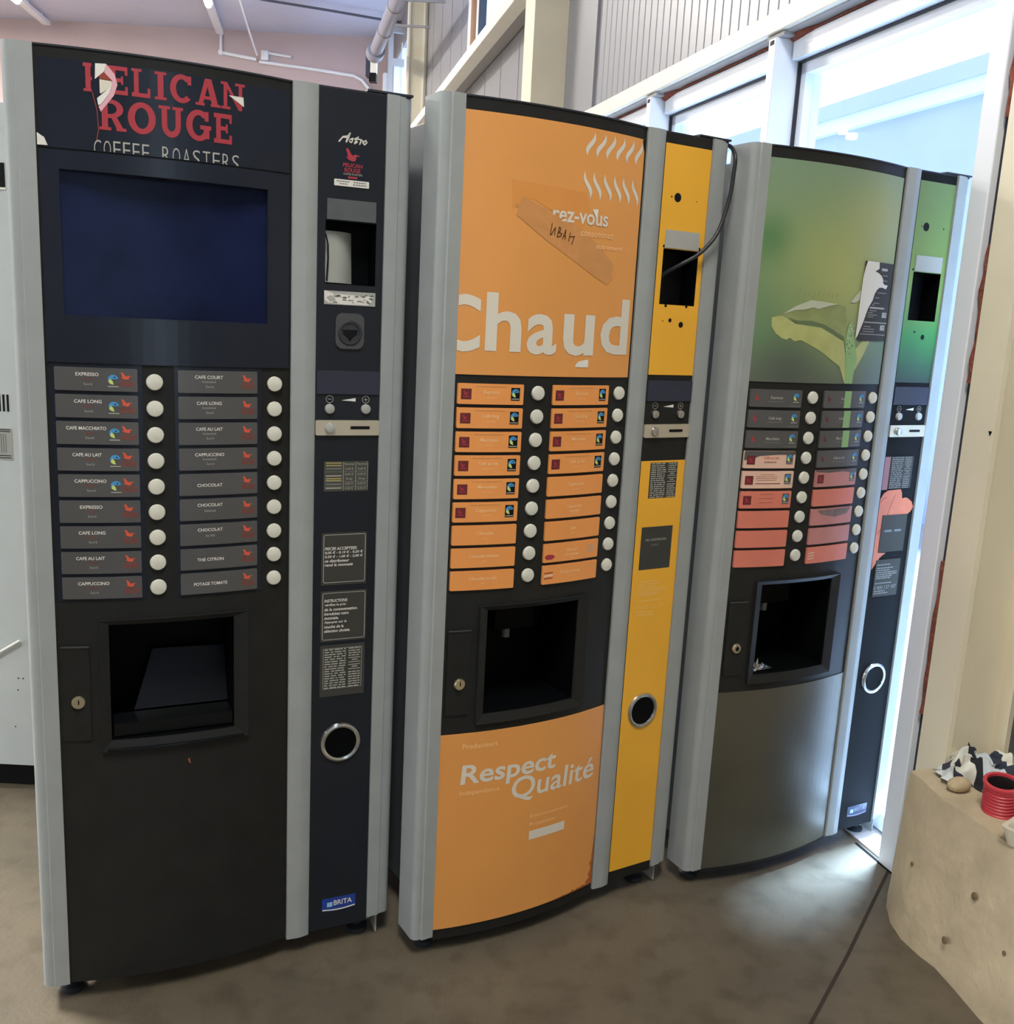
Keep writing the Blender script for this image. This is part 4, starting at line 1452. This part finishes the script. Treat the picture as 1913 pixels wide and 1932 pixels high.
# ribbed wall above the beam
b = MB()
prof = []
s = -9.0
while s < 3.40:
    for ds, o in ((0, 0.200), (0.050, 0.200), (0.056, 0.2030), (0.064, 0.2030), (0.070, 0.200)):
        p = wp(s + ds, o, 0)
        prof.append((p.x, p.y))
    s += 0.070
b.extrude(prof, 2.33, CEIL, SHEET, closed=False, caps=False)
wbox(b, -9.0, 3.5, 0.21, 0.27, 2.33, CEIL, SHEET)
wbox(b, 3.06, 3.45, 0.185, 0.21, 2.38, CEIL, SHEET)
struct(b.build('wall_right'))
# far stretch of the side wall, with two high window openings
b = MB()
E1 = (BACK - K0.y) / VS.y
for s0, s1, z0, z1 in ((-0.2, 0.30, 0, CEIL), (0.30, 2.78, 0, 3.46), (2.78, 5.75, 0, CEIL), (5.75, 8.3, 0, 3.0), (5.75, 8.3, 4.75, CEIL), (8.3, E1, 0, CEIL)):
    wbox(b, s0, s1, 0.20, 0.27, z0, z1, SHEET, True)
k = 0.0
while k < 5.7:
    wbox(b, k, k + 0.006, 0.196, 0.20, 0, 3.46 if 0.3 < k < 2.8 else CEIL, mat('sheet joint', (170, 168, 168), 0.5), True)
    k += 0.56
struct(b.build('wall_side'))

# steel: beam over the windows, rail on the far wall, columns
b = MB()
wbox(b, -9.0, 3.56, 0.0, 0.20, 2.335, 2.400, BEAM)
wbox(b, -9.0, 3.56, 0.02, 0.12, 2.330, 2.336, SOFFIT)
o = b.build('trim_3', bevel=0.003)
struct(o)
b = MB()
wbox(b, 0.0, 5.44, 0.0, 0.10, 3.285, 3.365, BEAM, True)
wbox(b, 0.0, 5.44, 0.10, 0.195, 3.30, 3.34, SOFFIT, True)
struct(b.build('trim_4', bevel=0.004))
b = MB()
wbox(b, 3.56, 3.74, 0.0, 0.014, 0, CEIL, BEIGE)
wbox(b, 3.635, 3.655, 0.014, 0.19, 0, CEIL, BEIGE)
wbox(b, 3.55, 3.56, -0.002, 0.20, 0, CEIL, BEIGE)
wbox(b, 3.56, 3.74, 0.19, 0.204, 0, CEIL, BEIGE)
struct(b.build('column_1'))
b = MB()
wbox(b, 5.44, 5.62, -0.002, 0.195, 0, CEIL, BEIGE, True)
wbox(b, 5.425, 5.44, 0.155, 0.17, 0, CEIL, BEAM, True)
wbox(b, 5.425, 5.44, -0.012, 0.006, 0, CEIL, BEAM, True)
struct(b.build('column_2'))
b = MB()
wbox(b, -0.205, -0.110, 0.0, 0.014, 0.30, CEIL, BEIGE)
wbox(b, -0.166, -0.150, 0.014, 0.19, 0.30, CEIL, BEIGE)
wbox(b, -0.205, -0.110, 0.176, 0.19, 0.30, CEIL, BEIGE)
tri = [wp(-0.1875, -0.0006, 1.196), wp(-0.1995, -0.0006, 1.196), wp(-0.1935, -0.0006, 1.184)]
b.poly(tri, INK)
struct(b.build('column_3'))
# panelled wall beside the near column
b = MB()
GPANEL = mat('grey wall panel', (158, 152, 138), 0.6, var=0.03)
wbox(b, -9.0, -0.290, 0.19, 0.25, 0, 2.34, GPANEL)
wbox(b, -0.290, -0.10, 0.46, 0.50, 0, 2.34, GPANEL)
wbox(b, -0.296, -0.290, 0.19, 0.46, 0, 2.34, GPANEL)
wbox(b, -0.108, -0.102, 0.19, 0.46, 0, 2.34, GPANEL)
wbox(b, -0.296, -0.080, 0.20, 0.50, 2.34, 2.38, GPANEL)
wbox(b, -0.102, -0.085, 0.106, 0.30, 0, 2.33, GPANEL)
for s0 in (-0.282, -0.385, -0.62, -0.9):
    wbox(b, s0 - 0.012, s0, 0.15, 0.19, 0.36, 2.34, BEIGE)
wbox(b, -3.0, -0.215, 0.155, 0.19, 0.358, 0.374, BEIGE)
struct(b.build('wall_panel'))

# ---------------------------------------------------------------- windows of the bay wall
POSTS = [(-0.080, -0.020), (0.935, 0.978), (1.878, 1.921), (2.82, 2.863)]
b = MB()
for s0, s1 in POSTS:
    wbox(b, s0, s1, 0.0, 0.105, 0.0, 2.318, FRAMEW)
    wbox(b, s0 + 0.008, s1 - 0.008, -0.001, 0.01, 2.296, 2.312, INK)
    wbox(b, s0 - 0.03, s1 + 0.03, 0.01, 0.06, 2.318, 2.332, SOFFIT)
struct(b.build('trim_5', bevel=0.003))
for k in range(3):
    a, c = POSTS[k][1], POSTS[k + 1][0]
    b = MB()
    # lintel board, frame and gasket
    wbox(b, a, c - 0.006, 0.062, 0.15, 2.254, 2.318, FRAMEW)
    wbox(b, a, c, 0.088, 0.10, 2.248, 2.254, GASKET)
    wbox(b, a + 0.006, c - 0.006, 0.10, 0.16, 2.214, 2.248, FRAMEW)
    wbox(b, c - 0.006, c, 0.088, 0.10, 0.03, 2.254, GASKET)
    wbox(b, c - 0.006, c, 0.10, 0.16, 0.03, 2.248, FRAMEW)
    if k:
        wbox(b, a, a + 0.006, 0.095, 0.16, 0.03, 2.25, GASKET)
        wbox(b, a + 0.006, a + 0.034, 0.10, 0.16, 0.03, 2.248, FRAMEW)
    wbox(b, c - 0.034, c - 0.006, 0.10, 0.16, 0.03, 2.248, FRAMEW)
    wbox(b, a + 0.006, c - 0.006, 0.10, 0.16, 0.012, 0.060, FRAMEW)
    wn = struct(b.build('window_%d' % (k + 1)))
    b = MB()
    wbox(b, a + (0.034 if k else 0.001), c - 0.034, 0.127, 0.133, 0.060, 2.214, GLASS)
    b.build('pane', wn)
b = MB()
wbox(b, 2.863, 3.56, 0.10, 0.22, 0.0, 2.335, SHEET)
struct(b.build('wall_corner'))
# high windows of the far stretch
b = MB()
wbox(b, 2.72, 2.80, 0.17, 0.27, 3.46, CEIL, mat('brown frame', (150, 106, 70), 0.6), True)
wbox(b, 2.80, 2.98, 0.18, 0.20, 3.46, CEIL, FRAMEW, True)
wbox(b, 0.30, 2.72, 0.16, 0.27, 3.42, 3.48, FRAMEW, True)
wbox(b, 2.60, 2.63, 0.20, 0.26, 3.48, CEIL, GASKET, True)
wbox(b, 2.63, 2.72, 0.20, 0.26, 3.48, CEIL, FRAMEW, True)
wn = struct(b.build('window_4'))
b = MB()
wbox(b, 0.30, 2.60, 0.23, 0.236, 3.48, CEIL, GLASS, True)
b.build('pane', wn)
b = MB()
for s0 in (5.75, 6.55, 7.4, 8.24):
    wbox(b, s0, s0 + 0.06, 0.16, 0.27, 3.0, 4.75, FRAMEW, True)
for z0 in (3.0, 3.85, 4.69):
    wbox(b, 5.81, 8.24, 0.17, 0.27, z0, z0 + 0.06, SOFFIT, True)
wn = struct(b.build('window_5'))
b = MB()
wbox(b, 5.81, 8.24, 0.22, 0.226, 3.06, 4.69, GLASS, True)
b.build('pane', wn)

# foam in the joints
rr = random.Random(2)
b = MB()
for s0, s1 in ((0.0, 0.93), (0.985, 1.87), (1.93, 2.8)):
    q = s1
    pts, rad = [], []
    n = 14
    for k in range(n + 1):
        t = k / n
        pts.append(wp(s1 - (s1 - s0) * t, 0.062 + rr.uniform(-.003, .003), 2.324 + rr.uniform(-.002, .002)))
        rad.append(0.0025 + 0.017 * max(0, 1 - t * 7) + rr.uniform(0, 0.002))
    b.tube(pts, rad, FOAM, 7)
struct(b.build('trim_6', smooth=True))
b = MB()
for z0, z1, r0 in ((0.46, 0.86, 0.009), (1.30, 1.62, 0.007), (1.9, 2.3, 0.006)):
    pts = [wp(-0.096 + rr.uniform(-.002, .002), 0.012 + rr.uniform(-.003, .003), z0 + (z1 - z0) * k / 12) for k in range(13)]
    b.tube(pts, [r0 + rr.uniform(-.003, .003) for _ in pts], FOAM, 7)
wbox(b, -0.112, -0.080, 0.02, 0.03, 0.2, 2.33, GASKET)
struct(b.build('trim_7', smooth=True))

# outside: added building painting the hall's reflection in the glass
b = MB()
wbox(b, -14, 26, 4.0, 4.4, -0.12, 3.30, REFLTONE)
wbox(b, -14, 26, 3.93, 4.4, 3.30, 3.42, REFLBAND)
wbox(b, -14, 26, 3.90, 4.4, 3.42, 3.56, REFLTONE)
for s0 in (0, 4.0, 8.2, 12.4):
    wbox(b, s0, s0 + 0.05, 3.97, 4.0, 0, 3.3, REFLBAND)
tag(b.build('backdrop'), 'added blue grey building across the yard, seen through the window', 'backdrop')

# ------------------------------------------------------------------ the three machines
M_LOC = [((-0.8232, 1.7096, 0), 0.43158), ((-0.1161, 1.9195, 0), 0.54327), ((0.5396, 2.2511, 0), 0.49545)]
m1 = vending_machine(1, *M_LOC[0], 'black vending machine with blank screen and torn red lettering on its header')
m2 = vending_machine(2, *M_LOC[1], 'orange and yellow vending machine reading Chaud, between the black and the green one')
m3 = vending_machine(3, *M_LOC[2], 'vending machine with green leaf poster and salmon strips, beside the bright window')


def on_machine(i, u, n, z):
    (x, y, _), w = M_LOC[i]
    return Vector((x + u * cos(w) + n * sin(w), y + u * sin(w) - n * cos(w), z))


# black cable out of the orange machine's note slot
b = MB()
cp = [(0.675, -0.06, 1.800), (0.668, -0.01, 1.795), (0.660, 0.020, 1.770), (0.6575, 0.024, 1.735), (0.649, 0.025, 1.672), (0.624, 0.025, 1.602), (0.583, 0.022, 1.557), (0.545, 0.008, 1.531), (0.520, -0.02, 1.508), (0.507, -0.040, 1.485)]
cv = []
for k in range(len(cp) - 1):
    p0, p1, p2, p3 = (Vector(cp[max(0, min(len(cp) - 1, k + d))]) for d in (-1, 0, 1, 2))
    for j in range(5):
        t = j / 5
        cv.append(0.5 * ((2 * p1) + (p2 - p0) * t + (2 * p0 - 5 * p1 + 4 * p2 - p3) * t * t + (3 * p1 - p0 - 3 * p2 + p3) * t ** 3))
cv.append(Vector(cp[-1]))
b.tube([on_machine(1, *p) for p in cv], 0.0046, mat('cable rubber', (34, 36, 40), 0.4), 10)
tag(b.build('cable', smooth=True), 'black cable hanging out of the open slot of the yellow panel', 'cable')

# crumpled foil in the tray of the green machine
b = MB()
rr = random.Random(12)
n = 9
g = [[on_machine(2, 0.096 + 0.072 * i / n + rr.uniform(-.003, .003), 0.005 - 0.035 * j / n + rr.uniform(-.003, .003), 0.5655 + abs(rr.gauss(0, 0.007)) * (1 - abs(2 * i / n - 1)) * (1 - abs(2 * j / n - 1)) * 2.2) for j in range(n + 1)] for i in range(n + 1)]
for i in range(n):
    for j in range(n):
        b.poly([g[i][j], g[i + 1][j], g[i + 1][j + 1]], FOIL)
        b.poly([g[i][j], g[i + 1][j + 1], g[i][j + 1]], FOIL)
tag(b.build('foil'), 'crumpled silver foil lying in the dispensing bay of the green machine', 'foil')

# ------------------------------------------------------------------ grey cabinet behind the black machine
t = thing('metal_cabinet', 'pale grey metal cabinet with vent slots, half hidden behind the black machine', 'cabinet', (-1.70, 2.56, 0))
PALECAB = mat('pale blue grey enamel', (190, 198, 197), 0.45, var=0.03)
b = MB()
b.box(-0.42, 0.40, 0, 0.55, 0.075, 1.86, PALECAB)
for x, z in ((0.355, 0.335), (0.368, 0.335), (0.352, 0.30), (0.34, 0.19)):
    b.box(x, x + 0.004, -0.001, 0.001, z, z + 0.004, INK)
part(b, 'body', t, bevel=0.006)
b = MB()
b.box(-0.40, 0.37, 0.03, 0.53, 0.0, 0.075, INK)
part(b, 'plinth', t)
b = MB()
for k in range(8):
    b.box(0.285 + 0.011 * k, 0.2905 + 0.011 * k, -0.001, 0.003, 1.085, 1.130, INK)
part(b, 'vent', t)
b = MB()
b.box(0.25, 0.372, -0.0012, 0.002, 0.955, 1.040, PAPERGREY)
for z in (1.036, 1.031, 0.966, 0.960):
    b.box(0.30, 0.368, -0.002, 0.002, z, z + 0.0018, INK)
for k in range(10):
    b.box(0.30 + 0.006 * k, 0.302 + 0.006 * k, -0.0018, 0.002, 0.975, 1.025, GREY)
part(b, 'sticker', t)
b = MB()
b.box(0.20, 0.385, -0.002, 0.003, 1.655, 1.715, INK)
b.box(0.20, 0.387, -0.003, 0.003, 1.650, 1.655, WHITE)
part(b, 'display', t)
b = MB()
b.box(0.357, 0.362, -0.002, 0.002, 1.585, 1.625, INK)
part(b, 'handle', t)
b = MB()
b.tube([(0.20, -0.012, 0.35), (0.29, -0.01, 0.40), (0.372, -0.01, 0.452)], 0.004, WHITE, 8)
part(b, 'rod', t, smooth=True)

# ------------------------------------------------------------------ concrete plinth by the door and what lies on it
bot = [(1.000, 2.200), (0.984, 2.130), (0.986, 2.067), (1.003, 2.010), (1.023, 1.967), (1.036, 1.89), (1.048, 1.805), (1.072, 1.70), (1.20, 1.30), (1.42, 0.6)]
top = [(1.026, 2.228), (1.036, 2.190), (1.040, 2.140), (1.044, 2.085), (1.074, 2.020), (1.092, 1.95), (1.110, 1.870), (1.135, 1.76), (1.25, 1.33), (1.47, 0.6)]
b = MB()
rows = 9
rr = random.Random(31)
grid = []
for j in range(rows + 1):
    t_ = j / rows
    e = t_ ** 1.4
    z = 0.352 * t_
    line_ = []
    for (xa, ya), (xb, yb) in zip(bot, top):
        q = rr.uniform(-0.0025, 0.0025) if 0 < j < rows else 0
        line_.append(Vector((xa + (xb - xa) * e + q, ya + (yb - ya) * e + q, z)))
    grid.append(line_)
lip = [Vector((x + 0.012, y + 0.004, 0.3545)) for x, y in top]
grid.append(lip)
for r0, r1 in zip(grid, grid[1:]):
    for k in range(len(bot) - 1):
        b.poly([r0[k], r0[k + 1], r1[k + 1], r1[k]], BLOCKC)
bk = [wp(-0.19, 0.150, 0.352), wp(-1.85, 0.150, 0.352)]
ring = lip + [Vector((bk[1].x, 0.6, 0.354)), Vector((bk[0].x, bk[0].y, 0.354))]
for tr in tess([(p.x, p.y) for p in ring]):
    b.poly([(x, y, 0.3545) for x, y in tr], BLOCKC)
end = [g_[0] for g_ in grid]
b.poly([(p.x, p.y, p.z) for p in end] + [(bk[0].x, bk[0].y, 0.3545), (bk[0].x, bk[0].y, 0)], BLOCKC)
end = [g_[-1] for g_ in grid]
b.poly([(p.x, p.y, p.z) for p in end] + [(bk[1].x, 0.6, 0.3545), (bk[1].x, 0.6, 0)], BLOCKC)
for x, y, z, rr_ in ((1.028, 1.945, 0.085, .009), (1.062, 1.915, 0.215, .009), (1.0075, 2.105, 0.175, .005), (1.078, 1.80, 0.16, .005)):
    b.lathe([(rr_, 0), (rr_ * .6, 0.0015), (0.0001, 0.002)], (x - 0.004, y, z), (-1, -0.25, 0.15), mat('block pit', (110, 94, 70), 0.9), 9)
o = b.build('concrete_block', smooth=True)
tag(o, 'rough beige concrete block on the floor by the door post', 'concrete block')

rr = random.Random(44)
STONE = mat('stone', (188, 170, 136), 0.85, var=0.1, scale=40, bump=0.3, bscale=80)
b = MB()
n1, n2 = 14, 20
ctr = Vector((1.100, 2.130, 0.3545))
vs = [(0.031 * sin(pi * i / n1) * cos(2 * pi * j / n2) * (1 + .06 * sin(3 * j + i)), 0.021 * sin(pi * i / n1) * sin(2 * pi * j / n2), 0.017 + 0.0172 * cos(pi * i / n1)) for i in range(n1 + 1) for j in range(n2)]
ca, sa = cos(0.35), sin(0.35)
b.mesh([ctr + Vector((x * ca - y * sa, x * sa + y * ca, z)) for x, y, z in vs], [(i * n2 + j, i * n2 + (j + 1) % n2, (i + 1) * n2 + (j + 1) % n2, (i + 1) * n2 + j) for i in range(n1) for j in range(n2)], STONE)
tag(b.build('stone', smooth=True), 'smooth beige stone on the concrete block, in front of the striped cloth', 'stone')

# striped cloth, crumpled
m = bpy.data.materials.new('striped cloth')
m.use_nodes = True
nt = m.node_tree
p_ = nt.nodes['Principled BSDF']
p_.inputs['Roughness'].default_value = 0.85
uv = nt.nodes.new('ShaderNodeAttribute')
uv.attribute_name = 'weave'
sep = nt.nodes.new('ShaderNodeSeparateXYZ')
nt.links.new(uv.outputs['Vector'], sep.inputs[0])
rp = nt.nodes.new('ShaderNodeValToRGB')
rp.color_ramp.interpolation = 'CONSTANT'
cs = [(0, (206, 212, 208)), (.12, (46, 48, 60)), (.17, (214, 214, 200)), (.27, (30, 32, 38)), (.34, (196, 204, 206)), (.50, (50, 56, 70)), (.56, (222, 222, 206)), (.64, (40, 44, 52)), (.70, (120, 138, 140)), (.82, (216, 220, 210)), (.92, (104, 132, 104)), (.96, (220, 222, 214))]
while len(rp.color_ramp.elements) < len(cs):
    rp.color_ramp.elements.new(0.5)
for e_, (pos, c) in zip(rp.color_ramp.elements, cs):
    e_.position, e_.color = pos, (*lin(c), 1)
nt.links.new(sep.outputs[0], rp.inputs[0])
nt.links.new(rp.outputs[0], p_.inputs['Base Color'])
b = MB()
from mathutils import noise as mnoise
n = 64
vs, wv = [], []
for i in range(n + 1):
    for j in range(n + 1):
        a, c = i / n, j / n
        q = Vector((a * 3.1, c * 2.6, 3.7))
        x = (a - .5) * 0.225 + 0.030 * mnoise.noise(q * 1.3) + 0.012 * mnoise.noise(q * 3.4)
        y = (c - .5) * 0.150 + 0.026 * mnoise.noise(q * 1.4 + Vector((9, 2, 1))) + 0.010 * mnoise.noise(q * 3.7 + Vector((3, 1, 8)))
        edge = min(a, 1 - a, c, 1 - c) * 2
        rg = (1 - abs(mnoise.noise(q * 1.1)) * 1.7) * 0.050 + (1 - abs(mnoise.noise(q * 2.3 + Vector((5, 5, 2)))) * 2) * 0.022 + (1 - abs(mnoise.noise(q * 4.8)) * 2) * 0.004
        z = 0.003 + max(0, rg) * min(1, 0.18 + edge * 2.4)
        vs.append((x, y, max(0.0025, z)))
        wv.append((a * 0.72 + 0.22 * c + 0.04 * mnoise.noise(q * 1.5), c, 0))
b.mesh(vs, [(i * (n + 1) + j, (i + 1) * (n + 1) + j, (i + 1) * (n + 1) + j + 1, i * (n + 1) + j + 1) for i in range(n) for j in range(n)], m)
o = b.build('cloth', loc=(1.198, 2.186, 0.3545))
at = o.data.attributes.new('weave', 'FLOAT_VECTOR', 'POINT')
at.data.foreach_set('vector', [q for v_ in wv for q in v_])
for f_ in o.data.polygons:
    f_.use_smooth = True
o.rotation_euler = (0, 0, R(-30))
tag(o, 'crumpled black and white striped cloth heaped on the concrete block', 'cloth')

b = MB()
PIPE = mat('red plastic pipe', (196, 62, 72), 0.4)
prof = [(0.0375, 0.0)]
for k in range(7):
    z = 0.006 + 0.0082 * k
    prof += [(0.0375, z), (0.0350, z + 0.0020), (0.0350, z + 0.0042), (0.0375, z + 0.0062)]
prof += [(0.0375, 0.068), (0.0395, 0.070), (0.0395, 0.076), (0.0365, 0.0775), (0.0320, 0.0765), (0.0315, 0.070)]
b.lathe(prof, (0, 0, 0), (0.0, 0.0, 1), PIPE, 36)
b.lathe([(0.0315, 0.070), (0.0305, 0.002), (0.0001, 0.002)], (0, 0, 0), (0, 0, 1), mat('pipe inside', (36, 24, 26), 0.7), 36)
o = b.build('pipe_piece', smooth=True, loc=(1.150, 2.036, 0.3580))
o.rotation_euler = (R(7), R(-6), 0)
tag(o, 'short piece of red corrugated pipe standing on the concrete block', 'pipe')

t = thing('tray', 'shallow cream plastic tray at the edge of the concrete block', 'tray', (1.197, 1.905, 0.3548), R(40))
TRAYM = mat('cream plastic', (214, 208, 184), 0.45)
b = MB()
hx, hy, hz = 0.098, 0.070, 0.040
o_, i_ = rrect(-hx, hx, -hy, hy, 0.014), rrect(-hx + .010, hx - .010, -hy + .010, hy - .010, 0.010)
ob_, ib_ = rrect(-hx + .012, hx - .012, -hy + .012, hy - .012, 0.012), rrect(-hx + .022, hx - .022, -hy + .022, hy - .022, 0.009)
n = len(o_)
for k in range(n):
    q = (k + 1) % n
    b.poly([(*ob_[k], 0), (*ob_[q], 0), (*o_[q], hz), (*o_[k], hz)], TRAYM)
    b.poly([(*o_[k], hz), (*o_[q], hz), (*i_[q], hz), (*i_[k], hz)], TRAYM)
    b.poly([(*i_[k], hz), (*i_[q], hz), (*ib_[q], 0.006), (*ib_[k], 0.006)], TRAYM)
b.poly([(*p, 0.006) for p in ib_], TRAYM)
b.poly([(*p, 0) for p in ob_][::-1], TRAYM)
part(b, 'shell', t)
b = MB()
b.box(-0.055, 0.07, -0.045, 0.045, 0.0065, 0.012, CREAM)
part(b, 'liner', t)

# ------------------------------------------------------------------ pipes, conduits and lamps at the far end
DUCT = mat('grey drain pipe', (150, 152, 170), 0.4)
t = thing('drain_pipe', 'thick grey pipe running along the upper side wall to an open collar', 'pipe', (0, 0, 0))
b = MB()
pa, pb = Vector((-1.10, 8.85, 4.10)), Vector((-1.665, 11.12, 4.13))
b.tube([pa, (pa + pb) / 2, pb], 0.068, DUCT, 18)
part(b, 'tube', t, smooth=True)
b = MB()
d = (pb - pa).normalized()
b.lathe([(0.070, -0.12), (0.092, -0.12), (0.095, 0.0), (0.095, 0.07), (0.080, 0.075), (0.078, -0.02), (0.0001, -0.02)], pb, d, DUCT, 24)
b.lathe([(0.076, -0.015), (0.0001, -0.015)], pb, d, INK, 24)
part(b, 'collar', t, smooth=True)
b = MB()
for q in (0.25, 0.62):
    c = pa + (pb - pa) * q
    b.lathe([(0.071, -0.02), (0.074, -0.02), (0.074, 0.02), (0.071, 0.02)], c, d, SOFFIT, 18)
    b.box(c.x - 0.01, c.x + 0.45, c.y - 0.012, c.y + 0.012, c.z + 0.045, c.z + 0.065, SOFFIT)
part(b, 'bracket', t)

t = thing('wall_speaker', 'small black and white box hanging below the grey pipe collar', 'speaker', (-1.74, 11.45, 3.93))
b = MB()
b.box(-0.075, -0.02, -0.05, 0.08, 0.02, 0.26, mat('navy plastic', (44, 50, 76), 0.5))
part(b, 'case', t, bevel=0.008)
b = MB()
b.box(-0.02, 0.045, -0.05, 0.06, 0.06, 0.20, WHITE)
part(b, 'front', t)
b = MB()
b.box(-0.035, 0.045, -0.04, 0.06, -0.03, 0.06, INK)
part(b, 'connector', t)

b = MB()
wbox(b, 7.10, 7.16, -0.04, 0.02, 3.30, 4.86, SOFFIT, True)
wbox(b, 7.10, 7.16, 0.02, 0.155, 4.40, 4.48, SOFFIT, True)
wbox(b, 7.10, 7.16, 0.02, 0.155, 4.78, 4.84, SOFFIT, True)
tag(b.build('pipe_support'), 'thin grey bracket post on the side wall behind the pipe collar', 'bracket')

b = MB()
b.tube([(-3.75, 12.72, 5.12), (-3.303, 12.89, 5.10), (-2.563, 13.119, 5.085), (-1.847, 13.45, 5.09), (-1.70, 13.52, 5.10)], 0.016, mat('grey cable', (96, 96, 106), 0.6), 8)
tag(b.build('ceiling_cable', smooth=True), 'dark grey cable stretched across under the ceiling to the side wall', 'cable')
CONDUIT = mat('white conduit', (245, 246, 248), 0.4)
YB = BACK - 0.03
b = MB()
b.tube([(-4.352, YB, CEIL), (-4.352, YB, 4.87)], 0.020, CONDUIT, 8)
b.tube([(-4.352, YB, 4.872), (-3.853, YB, 4.805)], 0.024, CONDUIT, 8)
b.lathe([(0.0001, -.03), (0.034, -.03), (0.034, .03), (0.0001, .03)], (-4.352, YB, 4.87), (0, 1, 0), CONDUIT, 12)
tag(b.build('conduit', smooth=True), 'white conduit on the pink wall that drops from the ceiling and turns aside', 'conduit')
b = MB()
b.tube([(-3.81, YB, 4.775), (-2.99, YB, 4.709), (-2.48, YB, 4.655), (-2.36, YB - .02, 4.60), (-2.25, YB - .05, 4.48)], 0.022, CONDUIT, 8)
tag(b.build('conduit', smooth=True), 'long white conduit sloping along the pink wall to the side wall pipe', 'conduit')
t = thing('junction_box', 'small white junction box with a stub of conduit on the pink wall', 'junction box', (-3.73, BACK, 4.86))
b = MB()
b.box(-0.05, 0.05, -0.07, 0, -0.065, 0.06, CONDUIT)
part(b, 'box', t, bevel=0.006)
b = MB()
b.tube([(0.05, -0.03, 0.035), (0.37, -0.03, 0.0)], 0.018, CONDUIT, 8)
part(b, 'stub', t, smooth=True)
b = MB()
b.tube([(-3.62, 12.75, 5.18), (-3.74, 13.7, 5.0), (-3.83, YB - 0.06, 4.85)], 0.014, CONDUIT, 6)
tag(b.build('cable_drop', smooth=True), 'thin white cable slanting from the ceiling down to the pink wall', 'cable')
b = MB()
wbox(b, 8.5, 8.62, 0.05, 0.12, 4.15, 4.62, CONDUIT, True)
tag(b.build('switch_box'), 'narrow pale box fixed low in the corner of the pink wall', 'switch box')

LAMPGLOW = mat('lamp glow', (255, 250, 225), 0.5, emit=(255, 250, 220), estr=12)


def ceiling_lamp(x, y, x2, y2, label, glow=0.75):
    t = thing('ceiling_lamp', label, 'lamp', (x, y, CEIL), math.atan2(y2 - y, x2 - x))
    L_ = math.hypot(x2 - x, y2 - y)
    b = MB()
    b.box(0, L_, -0.05, 0.05, -0.10, -0.05, FRAMEW)
    b.box(L_ * .3, L_ * .3 + .03, -0.015, 0.015, -0.05, 0, FRAMEW)
    b.box(L_ * .8, L_ * .8 + .03, -0.015, 0.015, -0.05, 0, FRAMEW)
    part(b, 'housing', t)
    b = MB()
    b.tube([(-glow, 0, -0.11), (-0.02, 0, -0.11)], 0.04, LAMPGLOW, 10)
    b.box(-glow - 0.02, -0.0, -0.05, 0.05, -0.075, -0.05, FRAMEW)
    part(b, 'tube', t, smooth=True)
    return t


ceiling_lamp(-4.07, 13.12, -4.33, 14.45, 'lit white strip lamp on the ceiling above the black machine')
ceiling_lamp(-6.60, 13.38, -6.74, 14.45, 'lit white strip lamp in the ceiling corner above the grey cabinet')


def fill_lamp(x, y, power):  # added lamp, unseen overhead, there for its light alone
    t = thing('fill_lamp', 'added broad flat fill lamp, out of view overhead', 'lamp', (x, y, CEIL), 0, 'added fill lamps')
    b = MB()
    b.box(-0.32, 0.32, -0.92, 0.92, -0.10, 0, FRAMEW)
    part(b, 'housing', t)
    b = MB()
    b.box(-0.28, 0.28, -0.88, 0.88, -0.106, -0.10, mat('fill lamp diffuser', (255, 250, 235), 0.5, emit=(255, 244, 220), estr=3))
    part(b, 'diffuser', t)
    lo = area_light((0, 0, -0.115), 0.56, 1.76, LAMP_FILL_POWER * power, (1.0, 0.96, 0.90), (0, 0, 0), t)
    if power == 6.0:
        lo.data.spread = R(112)      # narrowed to light the floor and spare the ribbed wall


for x, y, f in ((0.0, -0.55, 1.8), (-6.5, -4.0, 0.8), (-4.4, 3.1, 6.0), (-4.8, 8.8, 5.5), (-9.5, 5.0, 2.0), (-8.5, 10.8, 7.0)):
    fill_lamp(x, y, f)
for k, (x, y) in enumerate(((-11.43, 13.49), (-11.90, 13.57), (-12.42, 13.75))):
    t = thing('round_lamp', 'small round ceiling lamp far across the hall, mirrored in the window glass', 'lamp', (x, y, CEIL), 0, 'round lamps across the hall')
    b = MB()
    b.lathe([(0.0001, 0), (0.10, 0), (0.11, -0.08), (0.09, -0.10), (0.0001, -0.11)], (0, 0, 0), (0, 0, 1), mat('round lamp glow', (255, 246, 230), 0.5, emit=(255, 244, 226), estr=22), 24)
    part(b, 'shade', t)
